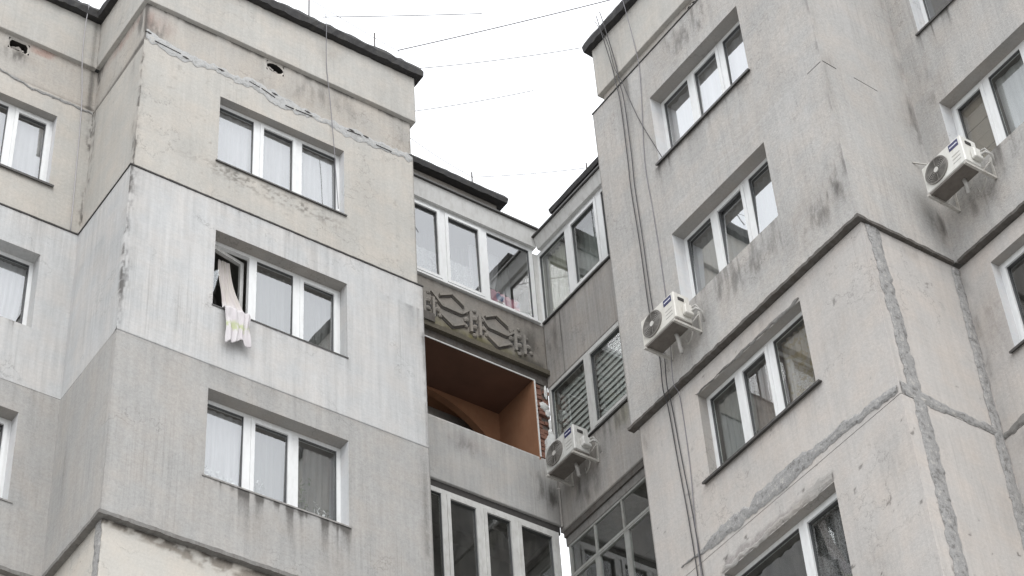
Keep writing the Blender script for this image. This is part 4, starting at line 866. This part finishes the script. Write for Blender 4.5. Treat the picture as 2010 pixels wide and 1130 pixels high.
# ------------------------------------------------------------------ curtains and things behind glass
def curtain(name, label, cat, F, u0, u1, z0, z1, d, mat, folds=9, amp=.025, seed=0, gather=None, group=None, hem=0):
    rs = np.random.RandomState(seed); nu = max(24, int((u1 - u0) * 40)); nz = 14
    us = np.linspace(0, 1, nu + 1); ph = np.cumsum(.6 + rs.rand(nu + 1)) / nu * folds * 2 * math.pi / 1.1
    V = []
    for j in range(nz + 1):
        f = j / nz; z = z1 + (z0 - z1) * f
        for i in range(nu + 1):
            u = u0 + (u1 - u0) * us[i]
            if gather: u = u + (gather[0] - u) * gather[1] * f ** 2
            zz = z + (hem * math.sin(us[i] * 5 + seed) * f)
            V.append(F.p(u, zz, d + amp * (.6 + .5 * f) * math.sin(ph[i] + .4 * math.sin(f * 3 + i * .1))))
    mb = MB(); c0 = Vector(F.p((u0 + u1) / 2, z0, d)); n = nu + 1
    mb.v = [tuple(Vector(v) - c0) for v in V]
    for j in range(nz):
        for i in range(nu): mb.f.append((j * n + i, j * n + i + 1, (j + 1) * n + i + 1, (j + 1) * n + i)); mb.mi.append(0)
    o = mb.build(name, M[mat], None, smooth=True, fix=False); o.location = c0
    o['label'] = label; o['category'] = cat
    if group: o['group'] = group
    return o
G = 'curtains behind the windows'
CD = .34
curtain('curtain', 'lilac-white voile curtain filling the closed top window of the left block', 'curtain', L1b, 9.60, 11.61, 24.15, 25.50, .24, 'voile', 14, .014, 1, group=G)
curtain('curtain', 'grey voile curtain behind the intact panes beside the cloth hanging out', 'curtain', L1, 10.28, 11.58, 21.42, 22.78, CD, 'voile_thin', 12, .03, 2, group=G)
curtain('curtain', 'pale voile curtain behind the left pane of the window with plants', 'curtain', L1, 9.55, 10.42, 18.6, 19.98, CD - .03, 'voile', 8, .02, 3, group=G)
curtain('curtain', 'thin grey curtain behind the middle and right panes of the window with plants', 'curtain', L1, 10.42, 11.6, 18.6, 19.98, CD + .05, 'voile_thin', 12, .035, 4, group=G)
curtain('curtain', 'pale bluish curtain behind the leftmost top window with a thick dark sill', 'curtain', L0b, 5.75, 7.76, 24.1, 25.5, .28, 'voile', 9, .015, 5, group=G)
curtain('curtain', 'white pleated curtain at the left edge in the white storey, its corner pulled aside', 'curtain', L0, 5.75, 7.74, 21.4, 22.70, CD - .02, 'voile', 26, .018, 6, gather=(7.2, .16), group=G)
curtain('curtain', 'dark grey curtain in the lowest window cut by the left edge', 'curtain', L0, 5.75, 7.72, 18.55, 19.95, CD, 'voile_thin', 14, .03, 7, group=G)
curtain('curtain', 'white curtain behind the top window of the right block that mirrors the sky', 'curtain', R1, 13.86, 15.83, 24.2, 25.6, CD, 'voile', 10, .02, 8, group=G)
curtain('curtain', 'grey curtain behind the window right of the air conditioner with twin cables', 'curtain', R1, 13.86, 15.83, 21.42, 22.8, CD + .05, 'voile_grey', 16, .035, 9, group=G)
curtain('curtain', 'greenish grey sheer curtain in the left pane above the rusty sill', 'curtain', R1b, 15.2, 15.86, 18.6, 20.0, .30, 'voile_thin', 6, .02, 10, group=G)
curtain('curtain', 'dusty pink curtain in the middle pane above the rusty sill', 'curtain', R1b, 14.6, 15.25, 18.6, 20.0, .33, 'pinkcurt', 9, .03, 11, group=G)
curtain('curtain', 'flower-patterned curtain in the right pane above the rusty sill', 'curtain', R1b, 13.86, 14.56, 18.6, 20.0, .30, 'flower', 7, .03, 12, group=G)
curtain('curtain', 'dark grey lace curtain in the lowest window of the right block', 'curtain', R1b, 13.86, 14.75, 15.85, 17.2, .30, 'darklace', 10, .03, 13, group=G)
curtain('curtain', 'white and grey curtain beside the brown boards', 'curtain', R0, 10.2, 11.5, 21.45, 22.9, .36, 'voile', 6, .015, 14, group=G)
curtain('curtain', 'white lace curtain along the left lights of the glazed top balcony', 'curtain', LB, 12.95, 14.72, 24.85, 25.75, .30, 'lace', 12, .02, 15, group=G)
curtain('curtain', 'grey voile hanging full height behind the glazed top balcony', 'curtain', LB, 12.95, 15.6, 24.84, 26.35, .50, 'voile_thin', 18, .04, 16, group=G)
curtain('curtain', 'white curtain gathered to one side near the patterned laundry', 'curtain', LB, 14.72, 15.3, 24.95, 26.35, .36, 'voile', 7, .03, 17, gather=(14.80, .8), group=G)
curtain('curtain', 'yellowish drape in the corner light of the right glazed balcony', 'curtain', RB, 19.45, 19.88, 24.86, 26.3, .16, 'drape', 5, .03, 18, group=G)
curtain('curtain', 'beige curtain beside the yellowish drape of the right glazed balcony', 'curtain', RB, 18.1, 19.45, 24.86, 26.3, .26, 'voile_grey', 13, .04, 19, group=G)

# plants behind the lowest left-block window
def plant(label, u, z, h, petals, seed):
    rs = np.random.RandomState(seed); F = L1; d = .31
    t = thing('potted_plant', label, 'plant', F.p(u, z, d), 'plants on the inner window sill')
    p = MB(); p.tube([F.p(u, z, d), F.p(u, z + .07, d)], [.035, .045], 8); p.build('pot', M['pot'], t)
    lf = MB(); fl = MB()
    for i in range(46):
        a = rs.rand() * 6.28; rr = rs.rand() ** .6 * .13; zz = z + .09 + rs.rand() * h * 1.6
        c = Vector(F.p(u + rr * math.cos(a), zz, d + rr * .35 * math.sin(a))); x = Vector((rs.randn(), rs.randn() * .5, rs.randn())).normalized() * .032; y = Vector((rs.randn(), rs.randn(), rs.randn())).normalized() * .018
        tgt = fl if rs.rand() < petals and zz > z + .13 else lf
        tgt.face([c - x, c + y, c + x, c - y])
    lf.build('foliage', M['leaf'], t, fix=False)
    if fl.f: fl.build('blossom', M['petal'], t, fix=False)
plant('white-flowering plant low behind the left pane of the third left-block window', 9.82, 18.70, .16, .75, 1)
plant('smaller white-flowering plant nearest the first mullion of the third left-block window', 10.05, 18.70, .12, .7, 2)
plant('leafy plant behind the middle pane, just right of the first mullion', 10.50, 18.70, .2, .15, 3)
plant('tall dark leafy plant just right of the second mullion', 11.12, 18.70, .42, .05, 4)
plant('plant with small pale flowers at the right end of the sill', 11.40, 18.70, .2, .5, 5)

# cloth hanging out of the broken window
def hanging_cloth():
    nu, nz = 40, 60; V = []; M_ = []
    for j in range(nz + 1):
        f = j / nz
        # path: from the curtain rail inside, out over the sill and down the wall
        if f < .52: g_ = f / .52; z = 22.66 - 1.16 * g_; d = .34 - .30 * g_ ** 1.5
        elif f < .60: g_ = (f - .52) / .08; z = 21.50 - .06 * g_; d = .04 - .10 * g_
        else: g_ = (f - .60) / .40; z = 21.44 - .60 * g_; d = -.06 - .02 * g_
        c = 9.895 + .02 * min(1, f / .5); w = .12 + .17 * min(1, f / .62) ** .9 + .03 * max(0, f - .6)
        for i in range(nu + 1):
            s = i / nu * 2 - 1; u = c + s * w * .62
            fold = math.sin(s * 5.2 + 1.1 * math.sin(f * 4) + .8 * math.sin(s * 3 + f * 7)) * .026 + math.sin(s * 12 + 3 * f + 1.5 * math.sin(f * 9)) * .006; u += .012 * math.sin(f * 11 + s * 2)
            hem = (.05 * math.sin(s * 2.4 + .8) + .02 * math.sin(s * 7)) * max(0, (f - .9) / .1)
            V.append(L1.p(u, z + hem, d - abs(fold) * (.5 + f) - (.0 if f < .6 else .012)))
    n = nu + 1; mb = MB(); c0 = Vector(L1.p(9.94, 20.84, -.06)); mb.v = [tuple(Vector(v) - c0) for v in V]
    for j in range(nz):
        for i in range(nu): mb.f.append((j * n + i, (j + 1) * n + i, (j + 1) * n + i + 1, j * n + i + 1)); mb.mi.append(0)
    m, t, b = newmat('hanging_cloth_print')
    tc = N(t, 'TexCoord').outputs['Object']; sp = N(t, 'SeparateXYZ'); t.links.new(tc, sp.inputs[0])
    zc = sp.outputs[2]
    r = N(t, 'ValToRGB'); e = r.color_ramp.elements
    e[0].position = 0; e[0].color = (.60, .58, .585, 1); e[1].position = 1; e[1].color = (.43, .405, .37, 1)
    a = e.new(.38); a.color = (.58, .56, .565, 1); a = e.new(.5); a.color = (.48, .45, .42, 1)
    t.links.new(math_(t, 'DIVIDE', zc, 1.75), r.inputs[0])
    st = noise(t, mapping(t, tc, (26, 8, .7)), 1, 3); c = mixc(t, math_(t, 'MULTIPLY', ramp(t, st, .4, .62), .35), r.outputs[0], (.5, .45, .48))
    bandm = math_(t, 'MULTIPLY', ramp(t, zc, .20, .25), ramp(t, zc, .33, .40, (1, 1, 1, 1), (0, 0, 0, 1)))
    fl = math_(t, 'MULTIPLY', bandm, ramp(t, noise(t, mapping(t, tc, (14, 14, 9)), 1.2, 4), .42, .55))
    c = mixc(t, math_(t, 'MULTIPLY', fl, .75), c, (.42, .47, .24)); t.links.new(c, b.inputs['Base Color']); b.inputs['Roughness'].default_value = .95; b.inputs['Specular IOR Level'].default_value = .1
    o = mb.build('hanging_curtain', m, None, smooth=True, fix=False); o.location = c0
    sm = o.modifiers.new('thickness', 'SOLIDIFY'); sm.thickness = .004
    o['label'] = 'off-white curtain with a green flower band blown out through the broken pane'; o['category'] = 'curtain'
hanging_cloth()

# patterned laundry on a dark rail in the glazed balcony
t = thing('laundry_rack', 'dark rail with pink and blue patterned cloth, low behind the glazed top balcony', 'laundry rack', LB.p(15.18, 24.9, .2))
m_ = MB(); m_.tube([LB.p(14.92, 25.33, .16), LB.p(15.48, 25.27, .16)], .016, 6); m_.tube([LB.p(14.92, 24.85, .17), LB.p(14.92, 25.33, .16)], .010, 6); m_.tube([LB.p(15.48, 24.85, .17), LB.p(15.48, 25.27, .16)], .010, 6); m_.build('rail', M['rubber'], t)
mm, tt, b = newmat('patterned_cloth'); tc = N(tt, 'TexCoord').outputs['Object']
v = N(tt, 'TexVoronoi'); v.inputs['Scale'].default_value = 9; tt.links.new(tc, v.inputs['Vector'])
r = N(tt, 'ValToRGB'); r.color_ramp.interpolation = 'CONSTANT'; e = r.color_ramp.elements; e[0].color = (.36, .14, .2, 1); e[1].position = .35; e[1].color = (.14, .18, .3, 1)
for p_, c_ in ((.5, (.55, .5, .5, 1)), (.68, (.1, .1, .14, 1)), (.8, (.5, .25, .3, 1))): q = e.new(p_); q.color = c_
sx = N(tt, 'SeparateColor'); tt.links.new(v.outputs['Color'], sx.inputs[0]); tt.links.new(sx.outputs[0], r.inputs[0]); tt.links.new(r.outputs[0], b.inputs['Base Color']); b.inputs['Roughness'].default_value = .9
m_ = MB(); nn = 22
for j in range(7):
    for i in range(nn + 1):
        u = 14.93 + .54 * i / nn; m_.v.append(LB.p(u, 25.32 - .06 * i / nn - .40 * j / 6 + .02 * math.sin(i * .8) * j / 6, .145 + .012 * math.sin(i * 1.7)))
for j in range(6):
    for i in range(nn): m_.f.append((j * (nn + 1) + i, j * (nn + 1) + i + 1, (j + 1) * (nn + 1) + i + 1, (j + 1) * (nn + 1) + i)); m_.mi.append(0)
m_.build('cloth', mm, t, smooth=True, fix=False)

# venetian blinds behind the two-light window
for (a, b, lab) in ((19.07, 19.85, 'lowered grey slatted blind in the left light above the corner air conditioner'), (18.02, 18.95, 'lowered grey slatted blind in the right light of the two-light window')):
    t = thing('window_blind', lab, 'blind', RB.p((a + b) / 2, 22.1, .13), 'blinds of the two-light window')
    sl = None; zz = 22.14; i = 0
    while zz < 23.44:
        if sl is None:
            m_ = MB(); hw = (b - a) / 2; m_.hexa([(.0, -hw, -.035), (.0, hw, -.035), (.004, hw, -.035), (.004, -hw, -.035), (.006, -hw, .035), (.006, hw, .035), (.010, hw, .035), (.010, -hw, .035)])
            m_.v = [tuple(Vector(v) + t.location) for v in m_.v]; o = m_.build('slat', M['blind'], t); sl = o.data
        else: o = link('slat', sl, t)
        o.location = Vector((0, 0, zz - t.location.z)); zz += .112; i += 1
    m_ = MB(); m_.box(RB, a, b, 22.09, 23.47, .155, .157); m_.build('sheer_backing', M['blind_sheer'], t)
    m_ = MB()
    for u in (a + .12, b - .12): m_.tube([RB.p(u, 22.1, .125), RB.p(u, 23.47, .125)], .004, 4)
    m_.build('ladder_cord', M['wire_pale'], t)

# brown boards behind the left pane at upper right
t = thing('board_screen', 'screen of brown boards with a yellow sticker behind the left pane at upper right', 'board screen', R0.p(11.85, 21.5, .3))
bd = None
for i in range(6):
    m_ = MB()
    z0 = 21.5 + i * .235; m_.box(R0, 11.60, 12.12, z0, z0 + .228, .30 + .003 * (i % 2), .325)
    m_.build('board', M['brownboard'], t)
m_ = MB(); m_.box(R0, 11.63, 11.68, 22.34, 22.56, .292, .298); m_.build('sticker', M['yellow'], t)
m_ = MB(); m_.box(R0, 10.2, 11.45, 21.4, 22.45, .42, .43); o = m_.build('sheet', M['wire_pale'], t)

# ------------------------------------------------------------------ air conditioners
def air_conditioner(label, F, u0, z0, front, W=.70, H=.45, DP=.27, gap=.43, wide=.0, plug=True, tail=.3, mat='ac'):
    """u0 = right end as seen from the street (small u); front = distance of the front panel from the wall"""
    t = thing('air_conditioner', label, 'air conditioner', F.p(u0 + W / 2, z0, 0), 'air conditioners on the right block')
    d0, d1 = -front, -front + DP
    m_ = MB(); m_.box(F, u0, u0 + W, z0, z0 + H, d0, d1); m_.build('casing', M[mat], t, bevel=.012)
    cu, cz, q = u0 + W * .66, z0 + H * .50, H * .43
    def disc(r, d, n=28): return [F.p(cu + r * math.cos(2 * math.pi * i / n), cz + r * math.sin(2 * math.pi * i / n), d) for i in range(n)]
    m_ = MB(); a = disc(q, d0 - .001); b = disc(q, d0 - .02); c = disc(q * .93, d0 - .02); e_ = disc(q * .93, d0 - .003)
    for i in range(28):
        j = (i + 1) % 28
        m_.face([a[i], a[j], b[j], b[i]]); m_.face([b[i], b[j], c[j], c[i]]); m_.face([c[i], c[j], e_[j], e_[i]])
    m_.build('fan_rim', M['ac_dark'], t, smooth=False)
    m_ = MB(); m_.face(disc(q * .94, d0 - .0035)); m_.build('fan_cavity', M['ac_hole'], t)
    m_ = MB()
    for k in range(5):
        a0 = 2 * math.pi * k / 5; pts = []
        for rr, da in ((.25, 0), (.85, .15), (.9, .6), (.55, .75), (.28, .7)): pts.append(F.p(cu + q * rr * math.cos(a0 + da), cz + q * rr * math.sin(a0 + da), d0 - .006))
        m_.face(pts)
    m_.build('fan_blades', M['ac_dark'], t, fix=False)
    m_ = MB()
    for rr in (.30, .42, .54, .66, .78, .88):
        p = [F.p(cu + q * rr * math.cos(2 * math.pi * i / 24), cz + q * rr * math.sin(2 * math.pi * i / 24), d0 - .018) for i in range(25)]; m_.tube(p, .0055, 4, False)
    for k in range(8):
        a0 = 2 * math.pi * k / 8; m_.tube([F.p(cu + q * .18 * math.cos(a0), cz + q * .18 * math.sin(a0), d0 - .018), F.p(cu + q * .93 * math.cos(a0), cz + q * .93 * math.sin(a0), d0 - .018)], .004, 4)
    m_.build('fan_grille', M['ac_dark'], t)
    m_ = MB(); a = disc(q * .2, d0 - .022); m_.face(a); b = disc(q * .2, d0 - .004)
    for i in range(28): m_.face([a[i], a[(i + 1) % 28], b[(i + 1) % 28], b[i]])
    m_.build('fan_hub', M['ac_hub'], t)
    # printed label: dark blue field with a pale line of lettering
    lu0, lu1, lz0, lz1 = u0 + W * .07, u0 + W * .30, z0 + H * .70, z0 + H * .93
    m_ = MB(); m_.box(F, lu0, lu1, lz0, lz1, d0 - .004, d0 + .002); lb = m_.build('label_plate', M['ac_blue'], t)
    m_ = MB(); w_ = lu1 - lu0; x = lu1 - w_ * .1
    for k, ww in enumerate((.13, .1, .12, .08, .13, .1)):
        m_.box(F, x - w_ * ww, x, lz0 + (lz1 - lz0) * .40, lz0 + (lz1 - lz0) * .58, d0 - .0055, d0 - .002); x -= w_ * (ww + .03)
    m_.build('lettering', M['ac_white'], lb)
    m_ = MB()
    for k in range(3): m_.box(F, u0 + W * .08, u0 + W * .28, z0 + H * (.2 + .13 * k), z0 + H * (.225 + .13 * k), d0 - .003, d0 + .001)
    m_.build('vent_slots', M['pipe_wrap'], t)
    # bottom pan and side valve cover
    m_ = MB(); m_.box(F, u0 + .01, u0 + W - .01, z0 - .035, z0 + .002, d0 + .012, d1 - .006); m_.build('base_pan', M['ac_pan'], t, bevel=.006)
    m_ = MB(); m_.box(F, u0 - .075, u0 + .002, z0 + H * .16, z0 + H * .52, d0 + DP * .42, d1 - .01); m_.build('valve_cover', M[mat], t, bevel=.012)
    m_ = MB(); m_.box(F, u0 - .012, u0 + .001, z0 + H * .72, z0 + H * .82, d0 + DP * .25, d0 + DP * .6); m_.build('handle_recess', M['crack'], t)
    for k in (0, 1):
        m_ = MB(); p = [F.p(u0 - .03, z0 + H * (.3 + .14 * k), d1 - .06), F.p(u0 - .13, z0 + H * (.34 + .12 * k), d1 - .03), F.p(u0 - .17, z0 + H * .2, d1 + .03), F.p(u0 - .12, z0 - .02, d1 + .09)]; m_.tube(p, .018 - .005 * k, 6); m_.build('pipe', M['pipe_wrap'], t, smooth=True)
    # brackets: arm, wall leg, stay
    for u in (u0 + .03 - wide, u0 + W - .05 + wide):
        m_ = MB(); zb = z0 - .055; L = front + .03
        m_.box(F, u - .018, u + .018, zb - .02, zb + .016, -L, -.004); m_.box(F, u - .017, u + .017, zb - .02, zb + .36, -.012, -.001)
        m_.build('bracket', M['bracket'], t)
        m_ = MB(); m_.bar(F.p(u, zb + .30, -.02), F.p(u, zb + .0, -L * .45), .014, .014, (0, 1, 0) if F.ax == 'X' else (1, 0, 0)); m_.build('bracket_stay', M['bracket'], t)
    m_ = MB(); m_.box(F, u0 + W * .05, u0 + W * .98, z0 - .052, z0 - .037, -front - .005, -front + .03); m_.build('cross_bar', M['ac_pan'], t)
    # drain hose and the pipe bundle going into the wall
    m_ = MB(); c = u0 + W * .36
    m_.tube([F.p(c, z0 - .03, d1 - .08), F.p(c, z0 - .10, d1 - .06), F.p(c + .02, z0 - .2, d1 - .03), F.p(c + .03, z0 - tail, d1)], .028, 8); m_.build('drain_hose', M['pipe_wrap'], t, smooth=True)
    m_ = MB(); m_.tube([F.p(c - .14, z0 - .02, -.1), F.p(c - .2, z0 - .1, -.14), F.p(c - .13, z0 - .17, -.12), F.p(c - .02, z0 - .15, -.08), F.p(c + .03, z0 - .02, -.05)], .01, 6); m_.build('hose_loop', M['bracket'], t, smooth=True)
    return t
air_conditioner('white air conditioner on the main right wall beside the twin dark cables', R1, 15.515, 20.87, .43, mat='ac_yellowed')
air_conditioner('white air conditioner in the inner corner below the two-light window with blinds', RB, 18.935, 21.50, .43, mat='ac_sooty', tail=.2)
air_conditioner('white air conditioner at upper right below the window with brown boards', R0, 11.64, 21.11, .50, wide=.02, tail=.12)

# ------------------------------------------------------------------ cables and wires
def cable(name, label, pts, r, mat, group=None, cat='cable', n=5, sub=True):
    P = [Vector(p) for p in pts]
    if sub and len(P) > 2:
        Q = []
        for i in range(len(P) - 1):
            p0, p1, p2, p3 = P[max(i - 1, 0)], P[i], P[i + 1], P[min(i + 2, len(P) - 1)]
            for k in range(4):
                s = k / 4; Q.append(.5 * ((2 * p1) + (-p0 + p2) * s + (2 * p0 - 5 * p1 + 4 * p2 - p3) * s * s + (-p0 + 3 * p1 - 3 * p2 + p3) * s ** 3))
        P = Q + [P[-1]]
    m_ = MB(); c0 = P[-1]; m_.tube([p - c0 for p in P], r, n); o = m_.build(name, M[mat], None, smooth=True); o.location = c0
    o['label'] = label; o['category'] = cat
    if group: o['group'] = group
    return o
GC = 'cables running down the facades'
a = [R1.p(16.60, 28.16, -.16), R1.p(16.58, 27.95, -.15), R1.p(16.56, 27.07, -.02), R1.p(16.512, 26.67, -.03), R1.p(16.50, 26.5, -.025), R1.p(16.475, 26.06, -.02), R1.p(16.484, 24.92, -.02), R1.p(16.50, 24.3, -.02), R1.p(16.47, 23.14, -.02), R1.p(16.467, 21.97, -.02), R1.p(16.42, 21.3, -.02), R1.p(16.385, 20.98, -.02), R1.p(16.36, 20.42, -.06), R1b.p(16.42, 20.2, -.03), R1b.p(16.39, 19.32, -.02), R1b.p(16.325, 17.85, -.02), R1b.p(16.30, 15.0, -.02)]
cable('cable', 'left one of the two dark cables down the right block', a, .008, 'rubber', GC)
b = [(p[0] - .002, p[1] - .085 - .012 * math.sin(i * 1.3), p[2] + .01) for i, p in enumerate(a)]
cable('cable', 'right one of the two dark cables down the right block', b, .008, 'rubber', GC)
cable('cable', 'thin dark wire slanting from the cables to the top window sill of the right block', [R1.p(16.66, 28.12, -.16), R1.p(16.56, 27.6, -.05), R1.p(16.50, 26.92, -.02), R1.p(16.38, 26.5, -.02), R1.p(16.145, 25.48, -.015), R1.p(15.77, 24.31, -.02)], .006, 'rubber', GC)
cable('cable', 'thin grey wire right of the twin cables', [R1.p(16.0, 28.1, -.14), R1.p(16.0, 27.0, -.015), R1.p(15.98, 26.2, -.012), R1.p(16.14, 24.6, -.012), R1.p(16.12, 23.6, -.012), R1.p(16.107, 22.6, -.012), R1.p(16.12, 21.4, -.012), R1.p(16.15, 20.42, -.06), R1b.p(16.183, 20.2, -.02), R1b.p(16.187, 19.07, -.012), R1b.p(16.25, 17.8, -.02), R1b.p(16.28, 15, -.012)], .006, 'wire_grey', GC)
cable('cable', 'thin wire hanging over the parapet of the left block down to its top window', [L1.p(11.2, 28.22, -.13), L1.p(11.22, 27.9, -.12), L1.p(11.28, 27.2, -.02), L1.p(11.35, 26.5, -.0), L1.p(11.44, 25.5, .03), L1.p(11.47, 24.9, .03), L1.p(11.50, 24.25, .02)], .006, 'wire_grey', GC)
cable('cable', 'pale wire dropping down the inner corner of the far left wall', [L0.p(8.02, 28.1, -.14), L0.p(8.03, 27.6, -.05), L0.p(8.05, 26.9, -.02), L0.p(8.14, 26.0, .03), L0.p(8.17, 24.8, .04), L0.p(8.18, 23.4, .02)], .007, 'wire_pale', GC)
cable('cable', 'short cable stub sticking out left of the upper right air conditioner', [R0.p(12.36, 21.86, -.12), R0.p(12.38, 21.84, -.02), R0.p(12.42, 21.93, -.06), R0.p(12.56, 22.0, -.28), R0.p(12.58, 22.0, -.33)], .012, 'bracket', GC)
# rods along the roof edges
def rod(label, p, h, lean=0):
    m_ = MB(); m_.tube([(0, 0, -.1), (lean, 0, h)], .012, 6); sphere(m_, (0, 0, .0), .03, 6, 4, (1, 1, .5))
    o = m_.build('lightning_rod', M['steel'], None); o.location = p; o['label'] = label; o['category'] = 'roof rod'; o['group'] = 'short rods along the roof edges'
rod('short rod on the left roof edge, cut by the top of the picture', (11.0, 18.93, 28.17), .5)
rod('short rod on the left roof edge near its right end', (12.18, 18.93, 28.16), .37)
rod('short rod on the low roof above the glazed top balcony', (14.636, 19.96, 27.31), .34)
rod('short rod on the right-hand low roof edge beside the gap of sky', (15.84, 18.53, 26.95), .28)
GW = 'wires crossing the sky'
def wire(label, a, b, sag, r=.007, mat='wire_grey'):
    a = Vector(a); b = Vector(b); P = [a.lerp(b, i / 24) - Vector((0, 0, sag * 4 * (i / 24) * (1 - i / 24))) for i in range(25)]
    cable('overhead_wire', label, P, r, mat, GW, 'wire', 4, False)
wire('dark wire from the end of the left roof up to the right roof', (12.72, 19.1, 28.62), (15.1, 16.5, 28.72), .02, .011)
wire('dark wire leaving the left roof edge towards the top of the picture', (11.25, 18.95, 28.35), (13.6, 18.0, 28.95), .01, .009)
wire('thin pale wire strung along the rods of the left roof', (10.99, 18.93, 28.62), (12.75, 19.1, 28.60), .02, .005, 'wire_grey')
wire('faint pale wire in the middle of the gap of sky', (12.9, 19.4, 28.55), (15.2, 17.6, 28.70), .05, .008, 'wire_grey')
wire('faint pale wire lowest in the wide gap of sky', (12.95, 20.6, 28.6), (15.3, 19.0, 29.1), .06, .008, 'wire_grey')
wire('thin pale wire spanning the two low balcony roofs', (14.64, 19.97, 27.55), (15.84, 18.53, 27.12), .03, .007, 'wire_grey')
wire('thin pale wire from the left wall corner to the rod on the low roof', (12.9, 19.93, 28.0), (14.64, 19.97, 27.56), .08, .0055, 'wire_grey')
